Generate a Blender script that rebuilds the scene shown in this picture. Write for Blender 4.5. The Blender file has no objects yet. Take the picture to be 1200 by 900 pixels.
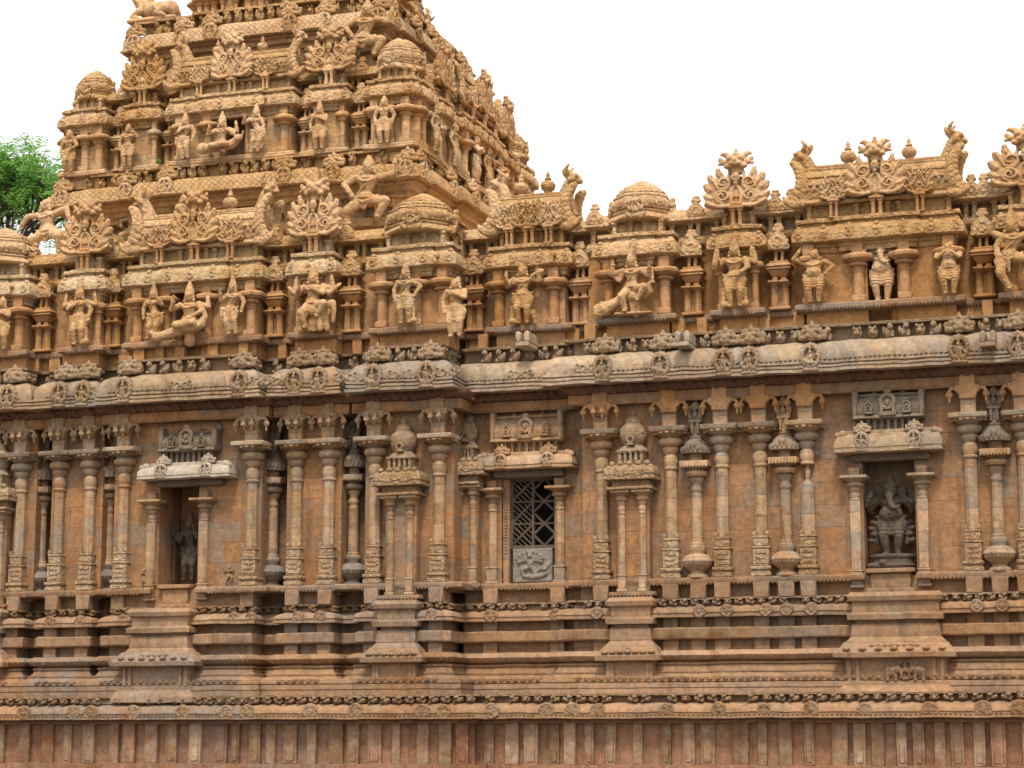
import bpy, bmesh, math, random
from mathutils import Vector, Matrix, noise
random.seed(7)
R = math.radians
PI = math.pi
scene = bpy.context.scene
COL = scene.collection

# ------------------------------------------------------------------ camera model (wall runs along X, faces -Y)
F = 2500.0; PHI = R(18.0); D = 33.3; TH = math.atan(415 / F)
CAM = Vector((D * math.sin(PHI), -D * math.cos(PHI), 1.6))
FWD = Vector((-math.sin(PHI) * math.cos(TH), math.cos(PHI) * math.cos(TH), math.sin(TH)))
RGT = Vector((math.cos(PHI), math.sin(PHI), 0)); UPV = RGT.cross(FWD)

def W(px, py, Y):
    """measured photo position on the plane at depth Y -> wall coordinates"""
    d = FWD + RGT * ((px - 600) / F) + UPV * (-(py - 450) / F)
    t = (Y - CAM.y) / d.y
    return CAM.x + t * d.x, CAM.z + t * d.z

def X(px, Y=0.0, py=600): return W(px, py, Y)[0]
def Z(px, py, Y=0.0): return W(px, py, Y)[1]

# ------------------------------------------------------------------ materials
MATS = {}
def stone(name, a, b, c, block=None, dark=0.35, stain=0.3, bump=0.5, carved=0.0, rand=0.10, streak=0.3, lattice=False, bl=(0.62, 0.34), stainc=(0.06, 0.05, 0.042), patina=0.0, pat=(.26, .205, .155)):
    """weathered sandstone: a main, b second tone, c pale/grey blotches; block = tone of the odd replaced blocks"""
    m = bpy.data.materials.new(name); m.use_nodes = True
    nt = m.node_tree; N = nt.nodes; L = nt.links
    bs = N['Principled BSDF']; bs.inputs['Roughness'].default_value = 0.92
    bs.inputs['Specular IOR Level'].default_value = 0.15
    geo = N.new('ShaderNodeNewGeometry')
    def nz(scale, detail=5, rough=0.6, vec=None, dist=0.0):
        n = N.new('ShaderNodeTexNoise'); n.inputs['Scale'].default_value = scale
        n.inputs['Detail'].default_value = detail; n.inputs['Roughness'].default_value = rough
        n.inputs['Distortion'].default_value = dist
        L.new(vec or geo.outputs['Position'], n.inputs['Vector']); return n.outputs['Fac']
    def ramp(fac, lo, hi, v0=0.0, v1=1.0):
        r = N.new('ShaderNodeMapRange'); r.inputs[1].default_value = lo; r.inputs[2].default_value = hi
        r.inputs[3].default_value = v0; r.inputs[4].default_value = v1; L.new(fac, r.inputs[0]); return r.outputs[0]
    def mix(fac, c1, c2, mode='MIX'):
        x = N.new('ShaderNodeMix'); x.data_type = 'RGBA'; x.blend_type = mode
        for s, v in ((0, fac), (6, c1), (7, c2)):
            if hasattr(v, 'links'): L.new(v, x.inputs[s])
            elif s == 0: x.inputs[0].default_value = v
            else: x.inputs[s].default_value = (*v, 1)
        return x.outputs[2]
    def mth(op, p, q=None):
        x = N.new('ShaderNodeMath'); x.operation = op
        for i, v in enumerate((p, q)):
            if v is None: continue
            if hasattr(v, 'links'): L.new(v, x.inputs[i])
            else: x.inputs[i].default_value = v
        return x.outputs[0]
    sep = N.new('ShaderNodeSeparateXYZ'); L.new(geo.outputs['Position'], sep.inputs[0])
    u = mth('ADD', sep.outputs[0], sep.outputs[1])
    col = mix(ramp(nz(1.3, 4), .38, .62), a, b)
    col = mix(ramp(nz(5.0, 6, .65), .45, .75, 0, .75), col, c)
    hgt = None
    if block:
        uv = N.new('ShaderNodeCombineXYZ'); L.new(mth('ADD', u, mth('MULTIPLY', nz(1.9, 3), .10)), uv.inputs[0]); L.new(mth('ADD', sep.outputs[2], mth('MULTIPLY', nz(2.7, 3), .035)), uv.inputs[1])
        br = N.new('ShaderNodeTexBrick'); L.new(uv.outputs[0], br.inputs['Vector'])
        br.inputs['Color1'].default_value = (0, 0, 0, 1); br.inputs['Color2'].default_value = (1, 1, 1, 1)
        br.inputs['Mortar'].default_value = (.5, .5, .5, 1); br.inputs['Scale'].default_value = 1
        br.inputs['Brick Width'].default_value = bl[0]; br.inputs['Row Height'].default_value = bl[1]
        br.inputs['Mortar Size'].default_value = 0.005; br.inputs['Mortar Smooth'].default_value = .3
        br.offset_frequency = 3; br.squash = 1.5; br.squash_frequency = 2
        rnd = N.new('ShaderNodeSeparateColor'); L.new(br.outputs['Color'], rnd.inputs[0])
        odd = mth('MULTIPLY', ramp(rnd.outputs[0], .52, .64), ramp(nz(3.1, 6, .65), .40, .62, 0.1, .8))
        col = mix(odd, col, block)
        pal = mth('MULTIPLY', mth('MULTIPLY', ramp(rnd.outputs[0], .36, .18), .5), ramp(nz(2.6, 6, .65), .35, .6, .2, 1))
        col = mix(pal, col, (min(1, a[0] * 1.45), min(1, a[1] * 1.5), min(1, a[2] * 1.7)))
        col = mix(mth('MULTIPLY', br.outputs['Fac'], .55), col, (a[0] * .35, a[1] * .3, a[2] * .3))
        hgt = mth('MULTIPLY', br.outputs['Fac'], -.9)
    if patina: col = mix(mth('MULTIPLY', ramp(nz(.8, 9, .7, dist=.5), .46, .60), patina), col, pat)
    # dark lichen blotches and rain streaks with a shape of their own
    col = mix(mth('MULTIPLY', ramp(nz(2.2, 9, .72, dist=.6), .56, .70), stain), col, stainc)
    sv = N.new('ShaderNodeCombineXYZ'); L.new(mth('MULTIPLY', u, 4.0), sv.inputs[0]); L.new(mth('MULTIPLY', sep.outputs[2], .5), sv.inputs[1])
    col = mix(mth('MULTIPLY', ramp(nz(1.0, 6, .65, sv.outputs[0]), .54, .72), streak), col, (a[0] * .35, a[1] * .33, a[2] * .38))
    # blotchy weathering at hand size, then grain
    bl_ = N.new('ShaderNodeMapRange'); bl_.inputs[1].default_value = .3; bl_.inputs[2].default_value = .7; bl_.inputs[3].default_value = .72; bl_.inputs[4].default_value = 1.22
    L.new(nz(12, 5, .7), bl_.inputs[0]); sc_ = N.new('ShaderNodeVectorMath'); sc_.operation = 'SCALE'; L.new(col, sc_.inputs[0]); L.new(bl_.outputs[0], sc_.inputs['Scale']); col = sc_.outputs[0]
    # grain
    col = mix(ramp(nz(42, 3, .7), .35, .7, 0, dark), col, mix(1.0, col, (.5, .46, .42), 'MULTIPLY'))
    oi = N.new('ShaderNodeObjectInfo')
    hs = N.new('ShaderNodeHueSaturation'); L.new(col, hs.inputs['Color'])
    L.new(ramp(oi.outputs['Random'], 0, 1, 1 - rand, 1 + rand), hs.inputs['Value'])
    L.new(ramp(oi.outputs['Random'], 0, 1, 1.06, .92), hs.inputs['Saturation'])
    L.new(hs.outputs[0], bs.inputs['Base Color'])
    h = mth('ADD', mth('MULTIPLY', nz(34, 6, .75), .75), mth('MULTIPLY', nz(8, 5), 1.0))
    if hgt is not None: h = mth('ADD', h, hgt)
    if carved:
        vo = N.new('ShaderNodeTexVoronoi'); vo.inputs['Scale'].default_value = 17; L.new(geo.outputs['Position'], vo.inputs['Vector'])
        wv = mth('SINE', mth('MULTIPLY', nz(10, 2, .4, dist=1.2), 42))
        h = mth('ADD', h, mth('ADD', mth('MULTIPLY', vo.outputs['Distance'], -carved * 2.2), mth('MULTIPLY', wv, carved * .28)))
    if lattice:
        s1 = mth('ABSOLUTE', mth('SINE', mth('MULTIPLY', mth('ADD', u, sep.outputs[2]), 27)))
        s2 = mth('ABSOLUTE', mth('SINE', mth('MULTIPLY', mth('SUBTRACT', u, sep.outputs[2]), 27)))
        h = mth('ADD', h, mth('MULTIPLY', ramp(mth('MINIMUM', s1, s2), 0, .45), 1.0))
    bp = N.new('ShaderNodeBump'); bp.inputs['Strength'].default_value = bump; bp.inputs['Distance'].default_value = 0.045
    L.new(h, bp.inputs['Height']); L.new(bp.outputs[0], bs.inputs['Normal'])
    MATS[name] = m
    return m

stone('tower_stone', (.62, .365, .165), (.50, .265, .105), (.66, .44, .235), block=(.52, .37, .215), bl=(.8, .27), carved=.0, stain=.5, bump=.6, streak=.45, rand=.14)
stone('tower_carved', (.64, .39, .185), (.52, .285, .115), (.68, .48, .265), carved=.5, stain=.5, bump=.8, streak=.4, rand=.14)
stone('tower_lattice', (.64, .395, .19), (.53, .295, .125), (.66, .46, .25), stain=.5, streak=.4, carved=.15, lattice=True, bump=.7)
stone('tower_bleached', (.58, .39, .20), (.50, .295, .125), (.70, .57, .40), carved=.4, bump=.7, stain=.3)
stone('statue_stone', (.60, .36, .17), (.48, .255, .105), (.67, .47, .26), carved=.15, stain=.55, bump=.7, streak=.35, rand=.12)
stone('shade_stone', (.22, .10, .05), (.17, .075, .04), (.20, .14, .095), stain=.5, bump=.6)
stone('storey_stone', (.50, .265, .115), (.41, .20, .08), (.55, .33, .16), stain=.4, bump=.5)
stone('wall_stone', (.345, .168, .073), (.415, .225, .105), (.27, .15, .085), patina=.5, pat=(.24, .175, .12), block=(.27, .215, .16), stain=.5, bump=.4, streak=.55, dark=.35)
stone('pilaster_stone', (.44, .275, .145), (.37, .20, .092), (.45, .34, .23), patina=.35, pat=(.26, .20, .145), block=(.30, .25, .195), stain=.5, streak=.6, bump=.45, bl=(3.0, .31))
stone('pilaster_carved', (.47, .31, .175), (.41, .24, .12), (.44, .34, .23), carved=.5, bump=.8, stain=.3)
stone('grey_stone', (.41, .285, .165), (.35, .205, .10), (.36, .30, .235), patina=.5, pat=(.27, .235, .195), stain=.6, bump=.6, streak=.6, block=(.30, .26, .215), bl=(1.05, 4.0))
stone('grey_carved', (.39, .265, .155), (.33, .20, .10), (.31, .26, .205), stain=.5, carved=.35, bump=.7)
stone('lichen_stone', (.24, .18, .125), (.19, .13, .085), (.29, .24, .185), stain=.6, bump=.6)
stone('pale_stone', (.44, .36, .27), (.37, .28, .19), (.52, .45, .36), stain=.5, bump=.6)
stone('base_stone', (.34, .195, .098), (.28, .14, .065), (.35, .25, .16), patina=.45, pat=(.23, .17, .12), streak=.55, stain=.42, bump=.45, block=(.25, .21, .175), bl=(1.3, 3.0))
stone('base_carved', (.35, .21, .11), (.29, .155, .075), (.36, .265, .175), patina=.45, pat=(.23, .17, .12), stain=.45, bump=.75, carved=.4)
stone('red_stone', (.31, .155, .08), (.24, .105, .055), (.34, .215, .13), patina=.3, stain=.3, bump=.5, streak=.55, block=(.30, .20, .15), bl=(.9, 3.0))
stone('strip_stone', (.33, .205, .115), (.26, .135, .07), (.41, .32, .23), stain=.35, bump=.6, streak=.5, rand=.25)
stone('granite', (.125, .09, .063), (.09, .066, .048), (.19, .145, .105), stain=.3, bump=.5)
stone('granite_pale', (.27, .225, .175), (.22, .18, .14), (.31, .26, .20), stain=.25, bump=.5)
stone('paving', (.15, .12, .09), (.12, .10, .075), (.18, .15, .12), block=(.12, .1, .085), bl=(1.0, .8))

def plain(name, colr, rough=.9):
    m = bpy.data.materials.new(name); m.use_nodes = True
    b = m.node_tree.nodes['Principled BSDF']; b.inputs['Base Color'].default_value = (*colr, 1); b.inputs['Roughness'].default_value = rough
    MATS[name] = m; return m
plain('interior_shade', (.012, .009, .008))  # near-black colour paints the shade of the unlit room
def leafmat():
    m = plain('leaf', (.10, .24, .04)); nt = m.node_tree; N = nt.nodes; b = N['Principled BSDF']
    geo = N.new('ShaderNodeNewGeometry'); n = N.new('ShaderNodeTexNoise'); n.inputs['Scale'].default_value = 1.1
    nt.links.new(geo.outputs['Position'], n.inputs['Vector'])
    r = N.new('ShaderNodeValToRGB'); r.color_ramp.elements[0].color = (.085, .21, .03, 1); r.color_ramp.elements[1].color = (.21, .40, .08, 1)
    r.color_ramp.elements[0].position = .3; r.color_ramp.elements[1].position = .7
    mx = N.new('ShaderNodeMath'); mx.operation = 'ADD'; mx2 = N.new('ShaderNodeMath'); mx2.operation = 'MULTIPLY_ADD'
    nt.links.new(geo.outputs['Random Per Island'], mx2.inputs[0]); mx2.inputs[1].default_value = .5; mx2.inputs[2].default_value = -.25
    nt.links.new(n.outputs[0], mx.inputs[0]); nt.links.new(mx2.outputs[0], mx.inputs[1])
    nt.links.new(mx.outputs[0], r.inputs[0]); nt.links.new(r.outputs[0], b.inputs['Base Color'])
    b.inputs['Transmission Weight'].default_value = 0
    tr = N.new('ShaderNodeBsdfTranslucent'); nt.links.new(r.outputs[0], tr.inputs[0])
    ms = N.new('ShaderNodeMixShader'); ms.inputs[0].default_value = .5
    nt.links.new(b.outputs[0], ms.inputs[1]); nt.links.new(tr.outputs[0], ms.inputs[2]); nt.links.new(ms.outputs[0], N['Material Output'].inputs[0])
leafmat()
stone('bark', (.14, .10, .07), (.10, .075, .05), (.18, .14, .1))

# ------------------------------------------------------------------ mesh helpers
class MB:
    def __init__(s): s.v = []; s.f = []
    def add(s, vs, fs):
        o = len(s.v); s.v += [tuple(p) for p in vs]; s.f += [tuple(i + o for i in q) for q in fs]; return s
    def join(s, other, M=None):
        return s.add([(M @ Vector(p)) for p in other.v] if M else other.v, other.f)
    def box(s, x0, x1, y0, y1, z0, z1, b=.012, tx=0, ty=0):
        """chamfered block; tx, ty widen (+) or narrow (-) the top"""
        lo = (x0, y0, z0); hi = (x1, y1, z1)
        b = min(b, *(abs(hi[i] - lo[i]) * .3 for i in range(3)))
        vs = []; idx = {}
        for sx in (0, 1):
            for sy in (0, 1):
                for sz in (0, 1):
                    sg = (sx, sy, sz)
                    for k in range(3):
                        p = [(hi[i] if sg[i] else lo[i]) + (0 if i == k else (-b if sg[i] else b)) for i in range(3)]
                        if sz: p[0] += tx * (1 if sx else -1); p[1] += ty * (1 if sy else -1)
                        idx[sg, k] = len(vs); vs.append(p)
        fs = []
        for k in range(3):
            i, j = [q for q in range(3) if q != k]
            for sk in (0, 1):
                def key(a, c):
                    t = [0, 0, 0]; t[k] = sk; t[i] = a; t[j] = c; return tuple(t)
                q = [idx[key(0, 0), k], idx[key(1, 0), k], idx[key(1, 1), k], idx[key(0, 1), k]]
                fs.append(q)
        for m in range(3):
            i, j = [q for q in range(3) if q != m]
            for a in (0, 1):
                for c in (0, 1):
                    t0 = [0, 0, 0]; t0[i] = a; t0[j] = c; t1 = list(t0); t1[m] = 1
                    t0 = tuple(t0); t1 = tuple(t1)
                    fs.append([idx[t0, i], idx[t1, i], idx[t1, j], idx[t0, j]])
        for sx in (0, 1):
            for sy in (0, 1):
                for sz in (0, 1): fs.append([idx[(sx, sy, sz), k] for k in range(3)])
        return s.add(vs, fs)
    def lathe(s, cx, cy, prof, n=16, ph=None, sx=1, sy=1):
        ph = PI / n if ph is None else ph
        vs = []
        for r, z in prof:
            r = max(r, .0008)
            for i in range(n):
                a = 2 * PI * i / n + ph; vs.append((cx + r * math.cos(a) * sx, cy + r * math.sin(a) * sy, z))
        fs = []
        for k in range(len(prof) - 1):
            for i in range(n):
                j = (i + 1) % n; fs.append((k * n + i, k * n + j, (k + 1) * n + j, (k + 1) * n + i))
        fs.append(tuple(range(n))[::-1]); fs.append(tuple((len(prof) - 1) * n + i for i in range(n)))
        return s.add(vs, fs)
    def ell(s, c, r, M=None, n=10, m=7):
        if isinstance(r, (int, float)): r = (r, r, r)
        vs = [Vector((0, 0, -r[2]))]
        for k in range(1, m):
            t = -PI / 2 + PI * k / m
            for i in range(n):
                a = 2 * PI * i / n; vs.append(Vector((r[0] * math.cos(t) * math.cos(a), r[1] * math.cos(t) * math.sin(a), r[2] * math.sin(t))))
        vs.append(Vector((0, 0, r[2])))
        if M: vs = [M @ p for p in vs]
        vs = [p + Vector(c) for p in vs]
        fs = [(0, 1 + (i + 1) % n, 1 + i) for i in range(n)]
        for k in range(m - 2):
            for i in range(n):
                j = (i + 1) % n; o = 1 + k * n; fs.append((o + i, o + j, o + n + j, o + n + i))
        o = 1 + (m - 2) * n; t = len(vs) - 1
        fs += [(o + i, o + (i + 1) % n, t) for i in range(n)]
        return s.add(vs, fs)
    def lobe(s, c, d, r, flat=1.0, n=8):
        """ellipsoid whose long axis follows d (length = half axis)"""
        d = Vector(d); q = Vector((0, 0, 1)).rotation_difference(d.normalized()).to_matrix()
        return s.ell(c, (r, r * flat, d.length), q, n=n, m=6)
    def cap(s, a, b, ra, rb=None, n=9):
        rb = ra if rb is None else rb
        a = Vector(a); b = Vector(b); d = b - a
        if d.length < 1e-5: return s.ell(a, ra)
        q = Vector((0, 0, 1)).rotation_difference(d.normalized()).to_matrix(); l = d.length
        prof = [(0, -ra), (ra * .7, -ra * .7), (ra, 0), (rb, l), (rb * .7, l + rb * .7), (0, l + rb)]
        t = MB().lathe(0, 0, prof, n)
        return s.add([q @ Vector(p) + a for p in t.v], t.f)
    def chain(s, pts, rs, n=9):
        for i in range(len(pts) - 1): s.cap(pts[i], pts[i + 1], rs[i], rs[i + 1], n)
        return s
    def tor(s, c, Rr, r, M=None, n=14, m=7, sx=1, sy=1, a0=0, a1=2 * PI):
        full = abs(a1 - a0 - 2 * PI) < 1e-4
        vs = []; k = n if full else n + 1
        for i in range(k):
            a = a0 + (a1 - a0) * i / n
            for j in range(m):
                b = 2 * PI * j / m
                p = Vector(((Rr + r * math.cos(b)) * math.cos(a) * sx, (Rr + r * math.cos(b)) * math.sin(a) * sy, r * math.sin(b)))
                if M: p = M @ p
                vs.append(p + Vector(c))
        fs = []
        for i in range(n):
            ii = (i + 1) % k
            for j in range(m):
                jj = (j + 1) % m; fs.append((i * m + j, ii * m + j, ii * m + jj, i * m + jj))
        if not full: fs.append(tuple(range(m))[::-1]); fs.append(tuple(n * m + j for j in range(m)))
        return s.add(vs, fs)
    def prism(s, pts, y0, y1):
        n = len(pts); vs = [(p[0], y0, p[1]) for p in pts] + [(p[0], y1, p[1]) for p in pts]
        fs = [tuple(range(n)), tuple(range(n, 2 * n))[::-1]] + [(i, i + n, (i + 1) % n + n, (i + 1) % n) for i in range(n)]
        return s.add(vs, fs)
    def grid_x(s, x0, x1, prof, seg=.2):
        """profile [(y,z)] run along X, capped"""
        k = max(1, int(abs(x1 - x0) / seg)); n = len(prof); vs = []
        for i in range(k + 1):
            x = x0 + (x1 - x0) * i / k
            vs += [(x, y, z) for y, z in prof]
        fs = [(i * n + j, (i + 1) * n + j, (i + 1) * n + j + 1, i * n + j + 1) for i in range(k) for j in range(n - 1)]
        fs += [(i * n + n - 1, (i + 1) * n + n - 1, (i + 1) * n, i * n) for i in range(k)]
        fs += [tuple(range(n))[::-1], tuple(k * n + j for j in range(n))]
        return s.add(vs, fs)
    def sweep(s, path, prof, seg=.16, flute=0.0, pitch=.07):
        """moulding [(out,z)] along a plan path (left to right, outward = -Y side), mitred at the corners"""
        P = [Vector((p[0], p[1])) for p in path]; E = len(P) - 1
        nr = []
        for i in range(E):
            d = (P[i + 1] - P[i]).normalized(); nr.append(Vector((d.y, -d.x)))
        mit = []
        for i in range(len(P)):
            if i == 0: mit.append(nr[0])
            elif i == E: mit.append(nr[-1])
            else:
                m = nr[i - 1] + nr[i]; mit.append(m / (1 + nr[i - 1].dot(nr[i])))
        rows = []
        for i in range(E):
            ln = (P[i + 1] - P[i]).length; k = max(1, int(ln / seg))
            for j in range(k + (1 if i == E - 1 else 0)):
                t = j / k
                rows.append((P[i].lerp(P[i + 1], t), mit[i].lerp(mit[i + 1], t), t * ln))
        n = len(prof); vs = []
        for p, m, t in rows:
            fl = 1 - flute * (.5 + .5 * math.cos(2 * PI * t / pitch)) if flute else 1
            for o, z in prof:
                q = p + m * (o * fl); vs.append((q.x, q.y, z))
        fs = [(i * n + j, (i + 1) * n + j, (i + 1) * n + j + 1, i * n + j + 1) for i in range(len(rows) - 1) for j in range(n - 1)]
        return s.add(vs, fs)

def along(path, step, inset=.04):
    """points and outward angle spaced along the front edges of a plan path"""
    out = []
    for i in range(len(path) - 1):
        a = Vector(path[i][:2]); b = Vector(path[i + 1][:2]); d = b - a; l = d.length
        if l < inset * 2 + .03: continue
        k = max(1, round((l - 2 * inset) / step)); d.normalize()
        for j in range(k):
            p = a + d * (inset + (l - 2 * inset) * (j + .5) / k)
            out.append((p, Vector((d.y, -d.x)), math.atan2(d.y, d.x)))
    return out

def teeth(mb, path, out, z, step=.062, h=.03, w=.042, d=.035):
    for p, nrm, a in along(path, step, 0.01):
        q = p + nrm * out; M = Matrix.Translation((q.x, q.y, z)) @ Matrix.Rotation(a, 4, 'Z')
        t = MB().lathe(0, 0, [(w * .5, h), (w * .5, h * .4), (w * .28, 0)], 6); mb.join(t, M)

def to_mesh(name, mb, smooth=38, jit=.0, jf=2.6, seed=0.0, fine=None):
    me = bpy.data.meshes.new(name)
    vs = mb.v
    if jit:
        o = Vector((seed * 13.7, seed * 7.1, seed * 3.3)); nv = []
        for p in vs:
            p = Vector(p); d = noise.noise_vector(p * jf + o) * jit + noise.noise_vector(p * jf * 5 + o) * (jit * .45)
            nv.append(p + d)
        vs = nv
    me.from_pydata([tuple(p) for p in vs], [], mb.f); me.validate(); me.update()
    bm = bmesh.new(); bm.from_mesh(me); bmesh.ops.recalc_face_normals(bm, faces=bm.faces); bm.to_mesh(me); bm.free()
    me.polygons.foreach_set('use_smooth', [True] * len(me.polygons))
    me.set_sharp_from_angle(angle=R(smooth))
    return me

def carve(name, mb, vox, amp=.004, freq=22, smooth=60):
    """fuse overlapping lumps into one continuous weathered carving"""
    me = to_mesh(name + '_raw', mb)
    o = bpy.data.objects.new(name + '_raw', me); COL.objects.link(o)
    md = o.modifiers.new('r', 'REMESH'); md.mode = 'VOXEL'; md.voxel_size = vox
    sm = o.modifiers.new('s', 'SMOOTH'); sm.factor = .5; sm.iterations = 1
    bpy.context.view_layer.update()
    dg = bpy.context.evaluated_depsgraph_get()
    res = bpy.data.meshes.new_from_object(o.evaluated_get(dg)); res.name = name
    bpy.data.objects.remove(o); bpy.data.meshes.remove(me)
    nrm = [v.normal.copy() for v in res.vertices]
    for v, n in zip(res.vertices, nrm):
        v.co += n * (noise.noise(v.co * freq) * amp + noise.noise(v.co * freq * 3.1) * amp * .6)
    res.polygons.foreach_set('use_smooth', [True] * len(res.polygons))
    return res

def obj(name, me, mat, parent=None, loc=(0, 0, 0), rz=0, sc=1):
    o = bpy.data.objects.new(name, me); COL.objects.link(o)
    if isinstance(mat, str): mat = MATS[mat]
    if not me.materials: me.materials.append(mat)
    elif me.materials[0] != mat:
        o.material_slots[0].link = 'OBJECT'; o.material_slots[0].material = mat
    o.location = loc; o.rotation_euler = (0, 0, rz)
    o.scale = (sc, sc, sc) if isinstance(sc, (int, float)) else sc
    if parent: o.parent = parent
    return o

def tag(o, label, cat, group=None):
    o['label'] = label; o['category'] = cat
    if group: o['group'] = group
    return o
def thing(name, label, cat, loc=(0, 0, 0), group=None):
    o = bpy.data.objects.new(name, None); COL.objects.link(o); o.location = loc; o.empty_display_size = .3
    return tag(o, label, cat, group)
_c = {}
def cached(key, fn):
    if key not in _c: _c[key] = fn()
    return _c[key]
RX90 = Matrix.Rotation(PI / 2, 3, 'X'); RY90 = Matrix.Rotation(PI / 2, 3, 'Y')

# ------------------------------------------------------------------ things of the site
tower = thing('temple_tower', 'stepped ochre temple tower crowded with statues, rising highest against the white sky', 'temple tower', (-5.55, 0, 0))
hall = thing('temple_hall', 'lower carved temple hall beside the tower, with the latticed stone window in its wall', 'temple hall', (4, .35, 0))
base = thing('stone_terrace', 'low reddish stone terrace under tower and hall, faced with pale upright strips', 'terrace', (0, 0, 0))
def Lc(root, v): return (v[0] - root.location.x, v[1] - root.location.y, v[2] - root.location.z)

# ------------------------------------------------------------------ plan of the wall
YV, YC, YA, YH, REC = 0.0, -.12, .60, .35, .48
VL, VR = X(-57), X(532)
steps = [(VL, YV), (X(42), REC), (X(60), YV), (X(120), REC), (X(138), YC), (X(310), REC), (X(336), YV), (X(400), REC), (X(428), YV)]
def plan(steps, end, back_l=None, back_r=None):
    p = []
    if back_l is not None: p.append((steps[0][0], back_l))
    for i, (x, y) in enumerate(steps):
        if i: p.append((x, steps[i - 1][1]))
        p.append((x, y))
    p.append((end, steps[-1][1]))
    if back_r is not None: p.append((end, back_r))
    return p
def scaled_rec(k): return [(x, (REC * k if y == REC else y)) for x, y in steps]
HX = X(683, YH); HEND = 11.5
vim_path = plan(steps, VR, 4.0, YA)
vim_mild = plan(scaled_rec(.45), VR, 4.0, YA)
hall_steps = [(VR, YA), (HX, YH)]
hall_path = plan(hall_steps, HEND, None, 8.0)
NV = (X(187, YC), X(233, YC)); NH = (X(1012, YH), X(1073, YH)); NW = (X(588, YA), X(650, YA))
def with_niche(st, x0, x1, y, d):
    out = []
    for i, (x, yy) in enumerate(st):
        out.append((x, yy)); nx = st[i + 1][0] if i + 1 < len(st) else 1e9
        if x < x0 < nx and abs(yy - y) < .01: out += [(x0, y + d), (x1, y)]
    return out
vim_wall = plan(with_niche(steps, *NV, YC, .8), VR, 4.0, YA)
hall_wall = plan(with_niche(with_niche(hall_steps, *NW, YA, .75), *NH, YH, .5), HEND, None, 8.0)

def zl(py, out=0.0): return Z(893, py, YH - out)
Zs = dict(strip0=zl(897, .55), strip1=zl(849, .55), k1=zl(842, .8), k1t=zl(823, .7), f1t=zl(812, .65), sl=zl(798, .6), cy=zl(773, .35), ku=zl(760, .35),
          ka1=zl(748, .15), bd=zl(734, .3), ka2=zl(723, .15), k2=zl(708, .3), f2=zl(699, .2), ka3=zl(684, .1), led=zl(675, .2))
Z0 = Zs['led']

# ------------------------------------------------------------------ base: strips, round cornice, lion course
bsteps = [(-12.5, -.72), (X(563, -.7), -.62), (X(640, -.65), -.66)]
bpath = plan(bsteps, 12.5, 3.0, 9.0)
def lump_course(path, z0, z1, out, step, seed, big=0):
    """row of crouching beasts and geese, one mesh of repeated carving"""
    rnd = random.Random(seed); mb = MB(); h = z1 - z0
    for k, (p, nrm, a) in enumerate(along(path, step)):
        q = p + nrm * out; M = Matrix.Translation((q.x, q.y, z0)) @ Matrix.Rotation(a, 4, 'Z')
        if rnd.random() < .07: continue
        t = MB(); s = rnd.uniform(.85, 1.15); fl = rnd.choice((-1, 1))
        w = step * .5
        if rnd.random() < .7:
            t.ell((0, 0, h * .38), (w * .78, .075, h * .36 * s), n=9, m=6)
            t.ell((w * .25 * fl, -.045, h * .74), (w * .42, .06, h * .24), n=8, m=6)
            t.ell((w * .3 * fl, -.105, h * .68), (w * .2, .035, h * .12), n=6, m=5)
            t.ell((-w * .55 * fl, -.03, h * .5), (w * .24, .05, h * .3), n=6, m=5)
            t.ell((w * .5 * fl, -.06, h * .16), (w * .26, .05, h * .14), n=6, m=5)
        else:
            t.ell((0, -.01, h * .45), (w * .7, .07, h * .42), n=9, m=6)
            t.ell((-w * .36, -.06, h * .72), (w * .2, .04, h * .14), n=6, m=5); t.ell((w * .36, -.06, h * .72), (w * .2, .04, h * .14), n=6, m=5)
            t.ell((0, -.08, h * .4), (w * .4, .04, h * .17), n=8, m=5)
        mb.join(t, M)
    return mb
m = MB().sweep(bpath, [(-.5, 0), (.12, 0), (.12, .5), (.02, .62), (.02, .95), (.16, 1.0), (.16, Zs['strip0']), (-.12, Zs['strip0'] + .004)])
obj('plinth_moulding', to_mesh('plinth_moulding', m, jit=.012), 'red_stone', base)
m = MB().sweep(bpath, [(-.12, Zs['strip0'] - .05), (-.12, Zs['k1'] - .07), (-.02, Zs['k1'] - .06), (-.04, Zs['k1'] + .01)])
obj('plinth_wall', to_mesh('plinth_wall', m, jit=.01), 'red_stone', base)
x = -10.6; rnd = random.Random(3); k = 0
while x < 9.2:
    w = rnd.uniform(.13, .23); yb = -.62 if X(563, -.7) < x < X(640, -.65) else (-.72 if x < 0 else -.66)
    d = rnd.uniform(.05, .085)
    m = MB().box(-w / 2, w / 2, -d, .05, 0, Zs['k1'] - .045 - Zs['strip0'], b=.008)
    if rnd.random() < .55: m.box(-w * .36, w * .36, -d - .012, 0, .03, (Zs['k1'] - Zs['strip0']) * .9, b=.02)
    obj('upright_strip', to_mesh('upright_strip', m, jit=.012, seed=k), ('strip_stone', 'strip_stone', 'strip_stone', 'red_stone')[k % 4 if rnd.random() < .5 else 0], base, (x + w / 2, yb + .12, Zs['strip0']))
    x += w + rnd.choice((.08, .14, .18, .22, .27)); k += 1
def round_cornice(z0, z1, r0, r1, under=.1):
    h = z1 - z0
    return [(r0, z0 + under * h), (r1 - .03, z0), (r1, z0 + .03 * h), (r1, z0 + .14 * h), (r1 - .02, z0 + .16 * h), (r1 - .02, z0 + .26 * h), (r1 - .035, z0 + .28 * h), (r1 - .035, z0 + .36 * h),
            (r1 - .02, z0 + .40 * h), (r1 - .03, z0 + .6 * h), (r1 - .07, z0 + .8 * h), (r1 - .14, z0 + .95 * h), (r1 - .19, z1), (r0 - .1, z1 + .003)]
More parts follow.
